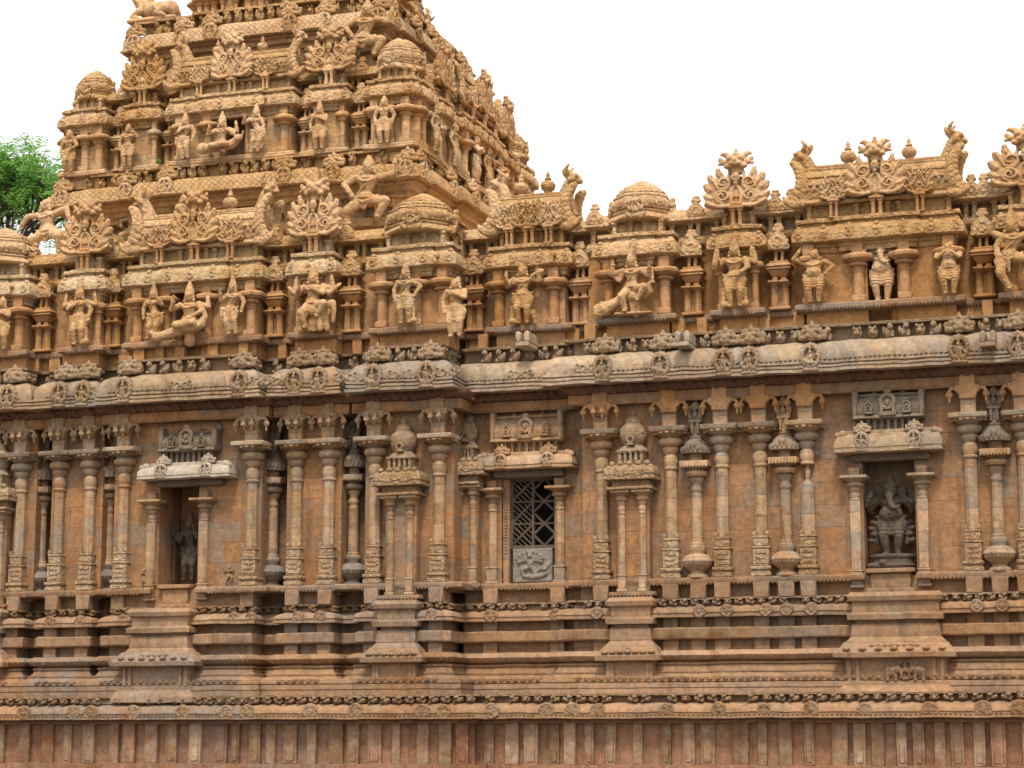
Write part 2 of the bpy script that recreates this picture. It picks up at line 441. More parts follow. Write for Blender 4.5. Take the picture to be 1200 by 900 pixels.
m = MB().sweep(bpath, round_cornice(Zs['k1'], Zs['k1t'], -.1, .16)); teeth(m, bpath, .15, Zs['k1'] + .045, .07, .025)
obj('round_cornice', to_mesh('round_cornice', m, jit=.011), 'base_stone', base)
m = MB().sweep(bpath, [(-.1, Zs['k1t'] - .03), (-.1, Zs['f1t'] - .035), (.0, Zs['f1t'] - .03), (.0, Zs['f1t']), (-.6, Zs['f1t'] + .004)])
m.join(lump_course(bpath, Zs['k1t'], Zs['f1t'] - .02, -.02, .2, 11))
obj('lion_course', to_mesh('lion_course', m, jit=.008, smooth=60), 'base_carved', base)
def medallion_mesh():
    m = MB(); m.lathe(0, 0, [(.13, -.05), (.14, .0), (.135, .03), (.125, .045)], 28); m.v = [(x, -z, y + .12) for x, y, z in m.v]
    m.tor((0, -.045, .12), .108, .022, RX90, n=24); m.ell((0, -.05, .11), (.045, .03, .06)); m.ell((0, -.055, .18), .025)
    for a in range(6): m.lobe((.07 * math.cos(a * PI / 3), -.045, .12 + .07 * math.sin(a * PI / 3)), (.02 * math.cos(a * PI / 3), 0, .02 * math.sin(a * PI / 3)), .016, n=6)
    return carve('medallion', m, .011, .003)
MED = medallion_mesh()
for px in (30, 88, 108, 158, 216, 267, 291, 365, 418, 496, 521, 575, 640, 670, 700, 781, 842, 895, 950, 1013, 1090, 1152, 1195):
    yy = -.8; obj('medallion', MED, 'base_carved', base, (X(px, yy, 830), yy - (.04 if px < 563 else -.03), Zs['k1'] + .01), sc=(rnd.uniform(.82, .98), .6, rnd.uniform(.84, .95)))

# ------------------------------------------------------------------ socle mouldings of tower and hall
def cut_path(path, root):
    a, b = (X(172, YC), X(250, YC)) if root is tower else (X(997, YH), X(1090, YH))
    i = next(k for k in range(len(path) - 1) if path[k][0] < a and path[k + 1][0] > b)
    return path[:i + 1] + [(a, path[i][1]), (a, path[i][1] + .4)], [(b, path[i][1] + .4), (b, path[i][1])] + path[i + 1:]
def socle(root, path, mat):
    sh = .2 if root is tower else 0
    ledge_path = path
    if sh:
        ns = []
        for i, (x, y) in enumerate(steps): ns.append((x - .09 if y == REC else x + (.09 if i else .2), REC * .3 if y == REC else y - sh))
        path = plan(ns, VR - .04, 4.0, YA)
    class MS(MB):
        def sweep(s, p, prof, **k): return MB.sweep(s, p, [(o - sh, z) for o, z in prof], **k)
    T = lambda mb, nm, mt, j=.011, sm=38: obj(nm, to_mesh(nm, mb, jit=j, smooth=sm), mt, root, tuple(-c for c in root.location))
    z = Zs
    T(MS().sweep(path, [(.56, z['f1t'] - .12), (.56, z['f1t'] + .07), (.535, z['f1t'] + .075), (.535, z['f1t'] + .09), (.55, z['f1t'] + .095), (.55, z['sl'] - .01), (.5, z['sl'])]), 'foot_slab', mat)
    a, b = z['sl'], z['cy']; h = b - a
    m = MS().sweep(path, [(.4, a - .003), (.53, a), (.545, a + .03 * h), (.54, a + .13 * h), (.50, a + .17 * h), (.50, a + .2 * h), (.44, a + .30 * h), (.40, a + .40 * h), (.385, a + .44 * h), (.40, a + .45 * h), (.40, a + .52 * h), (.36, a + .54 * h), (.33, a + .66 * h), (.31, a + .78 * h), (.30, a + .82 * h), (.33, a + .83 * h), (.33, a + .93 * h), (.27, a + .95 * h), (.27, b + .01)])
    teeth(m, path, .525 - sh, a + .015, .12, .06, .1)
    T(m, 'lotus_moulding', mat)
    a, b = z['cy'], z['ku']; h = b - a
    rib = root is tower
    m = MS().sweep(path, [(.2, a), (.33, a + .03 * h), (.39, a + .2 * h), (.42, a + .5 * h), (.39, a + .8 * h), (.33, a + .97 * h), (.1, b)], seg=.0175 if rib else .16, flute=.1 if rib else 0)
    T(m, 'round_moulding', mat, .008)
    T(MS().sweep(path, [(.12, z['ku'] - .01), (.12, z['ka1'] + .02)]), 'neck_moulding', mat)
    T(MS().sweep(path, [(.05, z['ka1'] - .002), (.29, z['ka1'] - .002), (.31, z['ka1'] + .02), (.31, z['bd'] - .02), (.29, z['bd']), (.05, z['bd'] + .002)]), 'band_moulding', mat)
    T(MS().sweep(path, [(.12, z['bd'] - .01), (.12, z['k2'] + .05)]), 'neck_moulding', mat)
    m = MS().sweep(path, round_cornice(z['ka2'], z['k2'], .05, .36)); T(m, 'round_cornice', mat)
    m = MS().sweep(path, [(.1, z['k2'] - .03), (.1, z['f2'] - .03), (.2, z['f2'] - .025), (.2, z['f2']), (.02, z['f2'] + .003)])
    m.join(lump_course(path, z['k2'], z['f2'] - .01, .17 - sh, .17, 5)); T(m, 'lion_course', 'base_carved', .007, 60)
    T(MS().sweep(path, [(.03, z['f2'] - .01), (.03, z['led'] - .02)]), 'neck_moulding', mat)
    for part in cut_path(ledge_path, root):
      m = MB().sweep(part, [(.02, z['ka3']), (.2, z['ka3'] + .02), (.21, z['ka3'] + .035), (.21, z['led'] - .015), (.19, z['led']), (-.15, z['led'] + .003)])
      teeth(m, part, .19, z['ka3'] + .0, .06, .035); T(m, 'wall_ledge', mat)
socle(tower, vim_path, 'base_stone'); socle(hall, hall_path, 'base_stone')

# small blocks standing in the necks of the socle
def neck_blocks(root, pxs, Y):
    for px in pxs:
        x = X(px, Y); w = .12
        for z0, z1 in ((Zs['ku'], Zs['ka1']), (Zs['bd'], Zs['ka2'] + .02), (Zs['f2'], Zs['ka3'] + .01)):
            m = MB().box(-w, w, -.21, .2, 0, z1 - z0 + .03); obj('neck_block', to_mesh('neck_block', m, jit=.008, seed=px), 'base_stone', root, Lc(root, (x, Y, z0 - .012)))
neck_blocks(tower, (26, 71, 107, 147, 297, 349, 387, 441, 516), YV - .02)
neck_blocks(hall, (579, 657), YA); neck_blocks(hall, (707, 788, 820, 848, 893, 922, 948, 1140, 1170, 1200), YH)
for px, Y, rt in ((60, -.3, tower), (95, -.3, tower), (145, -.4, tower), (275, -.4, tower), (295, -.4, tower), (350, -.3, tower), (375, -.3, tower), (506, -.3, tower), (575, .28, hall), (652, .28, hall),
                  (700, .02, hall), (820, .02, hall), (852, .02, hall), (898, .02, hall), (922, .02, hall), (951, .02, hall), (1145, .02, hall), (1175, .02, hall)):
    obj('medallion', MED, 'base_carved', rt, Lc(rt, (X(px, Y, 715), Y - .02, Zs['ka2'] + .005)), sc=(.74, .5, .74))

# ------------------------------------------------------------------ main wall
ZT = 7.10
m = MB().sweep(vim_wall, [(0, Z0 - .15), (0, ZT)], seg=.4)
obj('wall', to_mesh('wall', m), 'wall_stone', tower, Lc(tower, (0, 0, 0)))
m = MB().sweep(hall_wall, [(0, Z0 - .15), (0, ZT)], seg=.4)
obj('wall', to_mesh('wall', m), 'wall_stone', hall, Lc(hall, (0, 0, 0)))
# lintel blocks close the niches above, and a solid core behind everything
def fill(root, x0, x1, y, z0, z1, d=.6, mat='wall_stone', nm='lintel'):
    m = MB().box(x0 + .002, x1 - .002, y, y + d, z0, z1, b=.004); obj(nm, to_mesh(nm, m), mat, root, Lc(root, (0, 0, 0)))
fill(tower, *NV, YC - .004, 5.78, ZT); fill(hall, *NH, YH - .004, 5.92, ZT); fill(hall, *NW, YA - .004, 5.70, ZT, .8)
m = MB().box(VL + .1, VR - .02, 1.0, 8.9, .1, 9.0); obj('core', to_mesh('core', m), 'storey_stone', tower, Lc(tower, (0, 0, 0)))
m = MB().box(VR - .02, HEND - .1, 1.55, 8.5, .1, 9.3); obj('flat_roof', to_mesh('flat_roof', m), 'storey_stone', hall, Lc(hall, (0, 0, 0)))

# ------------------------------------------------------------------ pilasters
def pil_main(broken=False):
    m = MB(); n = MB()
    n.box(-.15, .15, -.15, .15, 0, .07); n.box(-.135, .135, -.135, .135, .07, .1); n.box(-.155, .155, -.155, .155, .1, .155)
    n.box(-.125, .125, -.125, .125, .155, .42); n.box(-.135, .135, -.135, .135, .42, .46); n.box(-.115, .115, -.115, .115, .46, .58); n.box(-.122, .122, -.122, .122, .58, .62)
    for sx in (-1, 1):
        n.ell((sx * .1, -.1, .65), (.03, .03, .045), n=7, m=5)
    for k in range(3): n.box(-.08, .08, -.137, -.11, .19 + k * .075, .235 + k * .075, b=.008)
    m.lathe(0, 0, [(.099, .6), (.096, 1.69)], 8) if not broken else m.lathe(0, 0, [(.105, .6), (.105, 1.38), (.06, 1.42), (.03, 1.46), (.05, 1.6), (.02, 1.66), (.09, 1.70)], 8)
    m.lathe(0, 0, [(.09, 1.68), (.112, 1.69), (.112, 1.715), (.098, 1.73), (.112, 1.78), (.116, 1.83), (.105, 1.89), (.085, 1.91), (.085, 1.925), (.10, 1.94), (.13, 2.0), (.134, 2.02), (.12, 2.03), (.11, 2.04),
                    (.16, 2.06), (.185, 2.09), (.19, 2.12), (.18, 2.155), (.15, 2.18), (.13, 2.185), (.15, 2.2), (.22, 2.235), (.27, 2.25), (.272, 2.262)], 16)
    for k in range(16):
        a = k * PI / 8; m.ell((.262 * math.cos(a), .262 * math.sin(a), 2.243), (.035, .035, .022), n=6, m=4)
    m.box(-.285, .285, -.285, .2, 2.262, 2.335, b=.015)
    m.box(-.115, .115, -.115, .1, 2.335, 2.60)
    return to_mesh('pilaster', m, jit=.006), to_mesh('pilaster_foot', n, jit=.006)
PM, PF = pil_main(); PMB, _ = pil_main(True)
def pil_abacus():
    m = MB().box(-.287, .287, -.287, .2, 2.266, 2.338, b=.014); return to_mesh('abacus', m, jit=.007)
PA = pil_abacus()
def bracket_mesh(front=True):
    m = MB()
    m.prism([(-.12, 0), (.12, 0), (.135, .08), (.18, .12), (.18, .2), (-.18, .2), (-.18, .12), (-.135, .08)], -.17, .1); m.box(-.12, .12, -.16, .1, .18, .4)
    for sx in (-1, 1):
        m.chain([(sx * .15, -.1, .16), (sx * .235, -.1, .17), (sx * .27, -.1, .12)], [.035, .03, .028], 8)
        m.ell((sx * .27, -.1, .07), (.058, .058, .05), n=12, m=8); m.ell((sx * .27, -.1, .03), (.03, .03, .03)); m.lobe((sx * .27, -.1, -.02), (0, 0, -.05), .02)
    if front:
        for x in (-.07, .07): m.chain([(x, -.15, .13), (x, -.21, .13), (x, -.24, .09)], [.04, .035, .03], 8); m.ell((x, -.24, .05), (.052, .052, .045), n=12, m=8); m.lobe((x, -.24, -.01), (0, 0, -.045), .02)
    return carve('bracket', m, .0115, .003)
BR = bracket_mesh(); BR0 = bracket_mesh(False)
def place_pil(root, px, Y, broken=False, dz=0.0):
    x = X(px, Y); p = obj('pilaster', PMB if broken else PM, 'pilaster_stone', root, Lc(root, (x, Y - .05, Z0 + dz)))
    obj('pilaster_foot', PF, 'pilaster_carved', p); obj('abacus', PA, 'lichen_stone' if (px * 7) % 3 else 'grey_stone', p)
    obj('bracket', BR if root is tower or px == 707 else BR0, 'pilaster_carved' if root is tower else 'storey_stone', p, (0, 0, 2.56))
for px in (-45, -8, 26, 441, 516): place_pil(tower, px, YV)
for px in (71, 107, 349, 387): place_pil(tower, px, YV)
for px in (147, 297): place_pil(tower, px, YC)
for px in (707, 788, 848, 893, 948, 1140, 1203, 1262): place_pil(hall, px, YH, px == 948)

def vase_meshes():
    p = MB()
    p.lathe(0, 0, [(.17, 0), (.17, .04), (.13, .06), (.11, .09), (.12, .105)], 24)
    pr = [(.11, .10), (.15, .13), (.195, .165), (.225, .195), (.238, .215), (.238, .235), (.243, .24), (.243, .262), (.236, .27), (.225, .30), (.19, .335), (.14, .36), (.12, .37)]; n = 88; i0 = len(p.v)
    for r, z in pr:
        for k in range(n):
            a = 2 * PI * k / n; q = r * (1 - (.07 if z < .235 else .025) * (k % 4 == 0) * (.237 > z or z > .265)); p.v.append((q * math.cos(a), q * math.sin(a), z))
    for j in range(len(pr) - 1):
        for k in range(n): kk = (k + 1) % n; p.f.append((i0 + j * n + k, i0 + j * n + kk, i0 + (j + 1) * n + kk, i0 + (j + 1) * n + k))
    p.lathe(0, 0, [(.115, .36), (.125, .37), (.12, .40), (.135, .42), (.135, .45), (.1, .46)], 24)
    s = MB()
    s.lathe(0, 0, [(.13, .45), (.13, .48), (.105, .50), (.105, .53), (.088, .55), (.08, 1.30), (.07, 1.31), (.09, 1.34), (.093, 1.38), (.07, 1.43), (.075, 1.45), (.12, 1.53), (.1, 1.55), (.15, 1.565), (.172, 1.6), (.16, 1.64), (.11, 1.66), (.17, 1.7), (.2, 1.71)], 12)
    s.box(-.225, .225, -.225, .1, 1.71, 1.79, b=.012)
    for k in range(9): s.ell((-.2 + .05 * k, -.215, 1.705), (.022, .022, .022), n=6, m=4)
    s.lathe(0, 0, [(.1, 1.79), (.1, 1.93)], 8)
    r = MB()
    r.lathe(0, 0, [(.1, 1.91), (.235, 1.915), (.235, 1.945), (.225, 1.96), (.21, 2.02), (.175, 2.09), (.12, 2.13), (.10, 2.15), (.11, 2.17), (.085, 2.19), (.09, 2.21), (.07, 2.23)], 20)
    for k in range(20):
        a = k * PI / 10; r.lobe((.222 * math.cos(a), .222 * math.sin(a), 1.97), (0, 0, .05), .03, n=6)
    for sx in (-1, 1): r.box(sx * .045 - .022, sx * .045 + .022, -.09, 0, 2.22, 2.40, b=.006)
    r.box(-.03, .03, -.06, .02, 2.2, 2.4); r.box(-.1, .1, -.1, .05, 2.39, 2.43)
    r.tor((0, -.05, 2.55), .1, .035, RX90, a0=-.9, a1=PI + .9); r.box(-.11, .11, -.06, .06, 2.42, 2.5)
    r.box(-.09, .09, -.02, .06, 2.45, 2.6); r.ell((0, -.06, 2.52), (.04, .04, .06)); r.ell((0, -.06, 2.6), .03)
    r.ell((0, -.03, 2.68), (.06, .05, .05)); r.ell((0, -.03, 2.74), (.03, .03, .04))
    r.ell((0, -.22, 2.03), (.05, .03, .05)); r.tor((0, -.215, 2.03), .05, .015, RX90, n=10)
    return to_mesh('vase_pot', p, jit=.005, smooth=60), to_mesh('vase_pilaster', s, jit=.005), to_mesh('vase_top', r, jit=.005)
VP, VS, VTOP = vase_meshes()
for k, (px, Y, root) in enumerate(((52, .32, tower), (131, .32, tower), (322, .32, tower), (416, .32, tower), (818, YH, hall), (922, YH, hall), (1170, YH, hall), (1235, YH, hall))):
    v = obj('vase_pilaster', VS, 'pilaster_stone', root, Lc(root, (X(px, Y), Y - .06, Z0)))
    obj('vase_pot', VP, 'granite_pale' if root is tower else 'pilaster_stone', v); obj('vase_top', VTOP, ('lichen_stone', 'pilaster_stone', 'lichen_stone', 'lichen_stone', 'lichen_stone', 'pilaster_stone', 'lichen_stone', 'lichen_stone')[k], v)

# architrave under the main cornice
Z6 = Z0 + 2.74
for root, path in ((tower, vim_path), (hall, hall_path)):
    m = MB().sweep(path, [(.0, Z6), (.17, Z6), (.18, Z6 + .01), (.18, Z6 + .16), (.14, Z6 + .18), (.0, Z6 + .19)])
    obj('architrave', to_mesh('architrave', m, jit=.008), 'wall_stone', root, Lc(root, (0, 0, 0)))
    m = MB().sweep(path, [(.0, Z6 + .15), (.2, Z6 + .18), (.27, Z6 + .24), (.27, Z6 + .3), (.2, Z6 + .33), (0, Z6 + .34)])
    m.join(lump_course(path, Z6 + .16, Z6 + .3, .2, .16, 21))
    obj('shadow_course', to_mesh('shadow_course', m, jit=.012, smooth=60), 'shade_stone', root, Lc(root, (0, 0, 0)))
# ------------------------------------------------------------------ the great round cornice
K3, K3T, F3T = zl(439, .55), zl(403, .3), zl(384, .25)
ns = [(x - .07 if y == REC else x + (.07 if i else .3), REC * .3 if y == REC else y - .3) for i, (x, y) in enumerate(steps)]
vim_corn = plan(ns, VR - .06, 4.0, YA)
for root, path, sh3 in ((tower, vim_corn, .3), (hall, hall_path, 0)):
    h = K3T - K3
    prof = [(.05, K3 + .04), (.50, K3), (.54, K3 + .01), (.54, K3 + .10 * h), (.50, K3 + .11 * h), (.50, K3 + .145 * h), (.525, K3 + .15 * h), (.525, K3 + .215 * h), (.48, K3 + .22 * h), (.48, K3 + .265 * h), (.515, K3 + .27 * h), (.515, K3 + .34 * h), (.49, K3 + .35 * h),
            (.50, K3 + .5 * h), (.47, K3 + .68 * h), (.41, K3 + .83 * h), (.33, K3 + .93 * h), (.24, K3 + .99 * h), (.2, K3T), (-.1, K3T + .003)]
    prof = [(o - sh3, z) for o, z in prof]
    m = MB().sweep(path, prof); teeth(m, path, .512 - sh3, K3 + .365 * h, .075, .022, .05)
    obj('great_cornice', to_mesh('great_cornice', m, jit=.018, jf=3.5), 'grey_stone', root, Lc(root, (0, 0, 0)))
    m = MB().sweep(path, [(.1 - sh3, K3T - .03), (.1 - sh3, F3T - .05), (.24 - sh3, F3T - .045), (.25 - sh3, F3T - .01), (.22 - sh3, F3T), (-.6, F3T + .003)])
    m.join(lump_course(path, K3T - .01, F3T - .03, .17 - sh3, .235, 31))
    obj('lion_course', to_mesh('lion_course', m, jit=.010, smooth=60), 'grey_carved', root, Lc(root, (0, 0, 0)))
    path = vim_mild if root is tower else hall_path
    m = MB().sweep(path, [(-.13, F3T - .02), (-.13, F3T + .3)])
    rb = random.Random(9); u = path[0][0] + .3
    while u < path[-1][0] - .2:
        yb = [path[i][1] for i in range(len(path) - 1) if path[i][0] - 1e-6 <= u <= path[i + 1][0] + 1e-6 and path[i][1] == path[i + 1][1]]
        w = rb.uniform(.07, .11)
        if yb: m.box(u - w, u + w, yb[0] - .07, yb[0] + .4, F3T - .03, F3T + .25, b=.008)
        u += rb.uniform(.34, .62)
    obj('neck_moulding', to_mesh('neck_moulding', m, jit=.008), 'storey_stone', root, Lc(root, (0, 0, 0)))
def arch_medallion(kind):
    m = MB()
    pts = [(-.15, 0), (.15, 0), (.16, .06), (.145, .2), (.15, .28), (.12, .36), (.06, .41), (0, .44), (-.06, .41), (-.12, .36), (-.15, .28), (-.145, .2), (-.16, .06)]
    m.prism(pts, -.0, .12)
    m.tor((0, -.02, .22), .125, .034, RX90, sy=1.25, n=20); m.box(-.13, .13, -.06, 0, 0, .04)
    for k in range(11):
        a = -.5 + k * (PI + 1) / 10; m.ell((.15 * math.cos(a), -.02, .23 + .185 * math.sin(a)), .022, n=6, m=4)
    m.cap((-.03, -.05, .07), (-.02, -.05, .17), .022); m.cap((.04, -.05, .07), (.02, -.05, .17), .022)
    m.ell((0, -.055, .2), (.04, .03, .05)); m.ell((0, -.06, .275), .028); m.lobe((0, -.05, .32), (0, 0, .03), .018)
    s = 1 if kind else -1
    m.cap((-.04, -.05, .23), (-.085, -.05, .2 - s * .04), .015); m.cap((.04, -.05, .23), (.085, -.05, .2 + s * .04), .015)
    if kind == 2: m.ell((0, -.05, .12), (.075, .035, .04)); m.ell((-.07, -.06, .15), .03)
    return carve('arch_medallion', m, .0105, .0035)
AM = [arch_medallion(k) for k in range(3)]
def mask_mesh():
    m = MB()
    m.ell((0, 0, .13), (.13, .1, .11)); m.ell((0, -.09, .09), (.1, .06, .055)); m.ell((0, -.12, .13), (.03, .04, .04))
    for s in (-1, 1):
        m.ell((s * .06, -.09, .17), .04); m.ell((s * .13, -.03, .16), (.04, .05, .06)); m.ell((s * .085, -.02, .235), (.05, .05, .04)); m.ell((s * .19, 0, .15), (.045, .05, .05))
        m.ell((s * .11, -.06, .06), (.05, .06, .045)); m.ell((s * .17, -.02, .08), (.05, .04, .05))
    m.ell((0, -.02, .255), (.05, .05, .05)); m.ell((0, -.02, .31), (.028, .03, .03)); m.ell((0, -.08, .035), (.07, .05, .03))
    return carve('lion_mask', m, .0115, .004)
MASK = mask_mesh()
for i, px in enumerate((-28, 10, 70, 97, 145, 280, 345, 373, 437, 500)):
    Y = (YC if 138 < px < 310 else YV) - .5; x = X(px, Y, 460)
    obj('arch_medallion', AM[i % 3], 'grey_carved', tower, Lc(tower, (x, Y, K3 + .02)), sc=(1, 1, 1.03)); obj('lion_mask', MASK, 'grey_carved', tower, Lc(tower, (x, Y + .2, K3T - .03)), sc=1.02)
for i, px in enumerate((706, 774, 848, 878, 950, 1124, 1194)):
    Y = YH - .5; x = X(px, Y, 420)
    obj('arch_medallion', AM[(i + 1) % 3], 'grey_carved', hall, Lc(hall, (x, Y, K3 + .02)), sc=(1, 1, 1.03)); obj('lion_mask', MASK, 'grey_carved', hall, Lc(hall, (x, Y + .2, K3T - .03)), sc=1.02)
# scrollwork leaves on the cornice between the arches
def scroll_mesh():
    m = MB()
    for s in (-1, 1):
        m.tor((s * .075, 0, .06), .045, .016, RX90, n=12); m.tor((s * .16, 0, .1), .03, .013, RX90, n=10); m.lobe((s * .11, 0, .0), (s * .05, 0, .02), .022); m.lobe((s * .2, 0, .05), (s * .03, 0, .03), .02)
    m.ell((0, 0, .06), (.03, .03, .05)); m.ell((0, 0, .0), (.03, .02, .025))
    return carve('scroll_relief', m, .0105, .003)
SCR = scroll_mesh()
for px, Y, rt in ((120, YV, tower), (212, YC, tower), (306, YC, tower), (330, YV, tower), (405, YV, tower), (468, YV, tower), (524, YV, tower), (610, YA, hall), (688, YH, hall)):
    obj('scroll_relief', SCR, 'grey_carved', rt, Lc(rt, (X(px, Y - .5, 445), Y - .495, K3 + .2)))
# two stone spouts through the course
for px, Y in ((617, YA), (803, YH), (1159, YH)):
    x, z = W(px, 400, Y - .45)
    m = MB().box(-.11, .11, -.4, .3, -.12, -.05); m.box(-.11, -.03, -.4, .3, -.06, .12, b=.03); m.box(.03, .11, -.4, .3, -.06, .12, b=.03)
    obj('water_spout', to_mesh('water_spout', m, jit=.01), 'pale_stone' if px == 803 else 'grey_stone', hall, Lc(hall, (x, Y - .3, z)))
#PART2
# ------------------------------------------------------------------ aedicules, niches and the window of the main wall
def slim_pilaster(w=.12, h=1.57, square=False):
    def fn():
        m = MB(); k = w / .12
        m.box(-.075 * k, .075 * k, -.075 * k, .09, 0, .05); m.box(-.062 * k, .062 * k, -.062 * k, .08, .05, .24); m.box(-.068 * k, .068 * k, -.068 * k, .08, .24, .27)
        if square: m.box(-.056 * k, .056 * k, -.056 * k, .06, .27, h * .74)
        else: m.lathe(0, 0, [(.056 * k, .26), (.053 * k, h * .74)], 8)
        a = h * .74
        m.lathe(0, 0, [(.05 * k, a), (.06 * k, a + .01), (.06 * k, a + .03), (.05 * k, a + .04), (.062 * k, a + .08), (.055 * k, a + .12), (.045 * k, a + .13), (.07 * k, a + .19), (.06 * k, a + .2), (.095 * k, a + .225), (.1 * k, a + .25), (.08 * k, a + .28), (.1 * k, a + .30), (.14 * k, a + .33)], 14)
        m.box(-.15 * k, .15 * k, -.15 * k, .09, a + .325, a + .37, b=.01)
        m.box(-.06 * k, .06 * k, -.06 * k, .09, a + .37, a + .5)
        return to_mesh('slim_pilaster', m, jit=.005)
    return cached(('slim', w, h, square), fn)
def mini_neck(m, x0, x1, y, z0, z1, n):
    m.box(x0, x1, y + .06, y + .4, z0, z1)
    for i in range(n):
        x = x0 + .03 + (x1 - x0 - .06) * i / (n - 1)
        m.box(x - .022, x + .022, y, y + .1, z0, z1, b=.005); m.box(x - .032, x + .032, y - .01, y + .1, z1 - .03, z1, b=.004)
def canopy(root, xc, Y, we, ws, z0, z1, z2, z3, mat1, mat2, out=.34):
    """curved stone eave on brackets with a little barrel-roofed shrine on it"""
    m = MB(); h = z1 - z0
    p = [(xc - we / 2 + out, Y + .02), (xc - we / 2 + out, Y - .02), (xc + we / 2 - out, Y - .02), (xc + we / 2 - out, Y + .02)]
    m.sweep(p, [(-.3, z0 + .02), (out - .03, z0), (out, z0 + .01), (out, z0 + .12 * h), (out - .015, z0 + .14 * h), (out - .015, z0 + .24 * h), (out - .005, z0 + .27 * h), (out - .01, z0 + .55 * h), (out - .05, z0 + .8 * h), (out - .13, z0 + .97 * h), (out - .2, z1), (-.3, z1 + .004)], seg=.07)
    m.box(xc - ws / 2 - .16, xc + ws / 2 + .16, Y - .2, Y + .1, z1 - .02, z1 + .045)
    for s in (-1, 1):
        m.ell((xc + s * (we / 2 - .12), Y - out + .1, z1 - .01), (.07, .06, .06), n=8, m=6); m.ell((xc + s * (we / 2 - .05), Y - out + .07, z1 - .03), (.05, .045, .05), n=8, m=6)
    c = obj('niche_canopy', to_mesh('niche_canopy', m, jit=.010, seed=xc), mat1, root, Lc(root, (0, 0, 0)))
    for s in (-1, 1):
        obj('arch_medallion', AM[(s + 1) // 2], mat1, c, (xc + s * we * .24, Y - out + .01, z0 + .02), sc=(.72, .8, (z1 - z0) / .44)); obj('lion_mask', MASK, mat1, c, (xc + s * we * .24, Y - out + .1, z1 - .02), sc=.6)
    m = MB(); mini_neck(m, xc - ws / 2 + .08, xc + ws / 2 - .08, Y - .18, z1 + .04, z2 + .005, 9)
    obj('canopy_neck', to_mesh('canopy_neck', m, jit=.005), mat2, c)
    m = MB(); H = z3 - z2
    pr = [(Y - .22, z2), (Y - .27, z2 + .02), (Y - .26, z2 + .05), (Y - .20, z2 + .08), (Y - .215, z2 + .2 * H), (Y - .235, z2 + .4 * H), (Y - .225, z2 + .58 * H), (Y - .19, z2 + .74 * H), (Y - .12, z2 + .88 * H), (Y - .03, z2 + .96 * H), (Y + .12, z2 + H), (Y + .12, z2)]
    m.grid_x(xc - ws / 2, xc + ws / 2, pr)
    m.box(xc - ws / 2 + .04, xc + ws / 2 - .04, Y - .12, Y + .1, z2 + .9 * H, z2 + 1.02 * H)
    for s in (-1, 1):
        m.box(xc + s * (ws / 2 - .03) - .045, xc + s * (ws / 2 - .03) + .045, Y - .25, Y + .1, z2 + .0, z2 + 1.12 * H, b=.03); m.ell((xc + s * ws / 2, Y - .1, z2 + 1.16 * H), (.07, .08, .06), n=8, m=6)
    for dx, k in ((0, 1), (-ws * .27, .55), (ws * .27, .55)):
        y = Y - .27; b = z2 + .1 * H + (0 if k == 1 else .08 * H)
        m.box(xc + dx - .13 * k, xc + dx + .13 * k, y - .02, Y, b, b + .07 * k); m.box(xc + dx - .11 * k, xc + dx - .06 * k, y - .03, Y, b, b + .2 * k); m.box(xc + dx + .06 * k, xc + dx + .11 * k, y - .03, Y, b, b + .2 * k)
        m.tor((xc + dx, y + .01, b + .22 * k), .1 * k, .035 * k, RX90, n=14); m.ell((xc + dx, y + .04, b + .2 * k), (.09 * k, .04, .1 * k)); m.ell((xc + dx, y - .01, b + .2 * k), (.03 * k, .03, .05 * k), n=6, m=5)
        m.ell((xc + dx, y + .02, b + .37 * k), (.06 * k, .04, .05 * k), n=8, m=6)
    for dx in (-.2, .2): m.lathe(xc + dx * ws, Y - .08, [(.03, z2 + H), (.05, z2 + 1.06 * H), (.02, z2 + 1.1 * H), (.03, z2 + 1.14 * H), (.0, z2 + 1.2 * H)], 8)
    obj('canopy_roof', to_mesh('canopy_roof', m, jit=.006, seed=xc), mat2, c)
    return c
def pedestal(root, xc, Y, wt, wb, zt, mat, nm='niche_pedestal', base_h=True):
    z0 = Zs['f1t'] - .1; H = zt - z0; m = MB(); hw = wt / 2 - .3; e = (wb - wt) / 2
    p = [(xc - hw, Y + .1), (xc - hw, Y - .3), (xc + hw, Y - .3), (xc + hw, Y + .1)]
    f = lambda t: z0 + t * H
    m.sweep(p, [(.3 + e, f(0)), (.3 + e, f(.06)), (.27 + e * .9, f(.10)), (.24 + e * .8, f(.13)), (.24 + e * .8, f(.16)), (.22 + e * .7, f(.17)), (.22 + e * .7, f(.36)), (.25 + e * .8, f(.38)), (.32 + e, f(.385)), (.33 + e, f(.43)), (.30 + e * .9, f(.45)), (.29 + e * .8, f(.475)),
                 (.33 + e * .45, f(.48)), (.27 + e * .5, f(.53)), (.27 + e * .3, f(.54)), (.23 + e * .2, f(.58)), (.25 + e * .1, f(.585)), (.25, f(.66)), (.24, f(.70)), (.2, f(.71)), (.2, f(.735)), (.30, f(.74)), (.31, f(.79)), (.24, f(.81)), (.24, f(.9)), (.29, f(.92)), (.31, f(.96)), (.26, f(1)), (-.3, f(1) + .003)], seg=.12)
    teeth(m, p, .30 + e * .5, f(.48), .1, .04, .08)
    for sx in (-1, 1):
        for q in (.95, .78):
            x = xc + sx * (hw + .2 + e * .7) * q; m.box(x - .03, x + .03, Y - .3 - .25 - e * .7, Y - .2, f(.17), f(.37), b=.006)
    for k in range(7):
        x = xc + (k - 3) * wt / 6; m.ell((x, Y - .3 - .3 - e, f(.465)), (.06, .05, .035), n=7, m=5)
    return obj(nm, to_mesh(nm, m, jit=.010, seed=xc), mat, root, Lc(root, (0, 0, 0)))
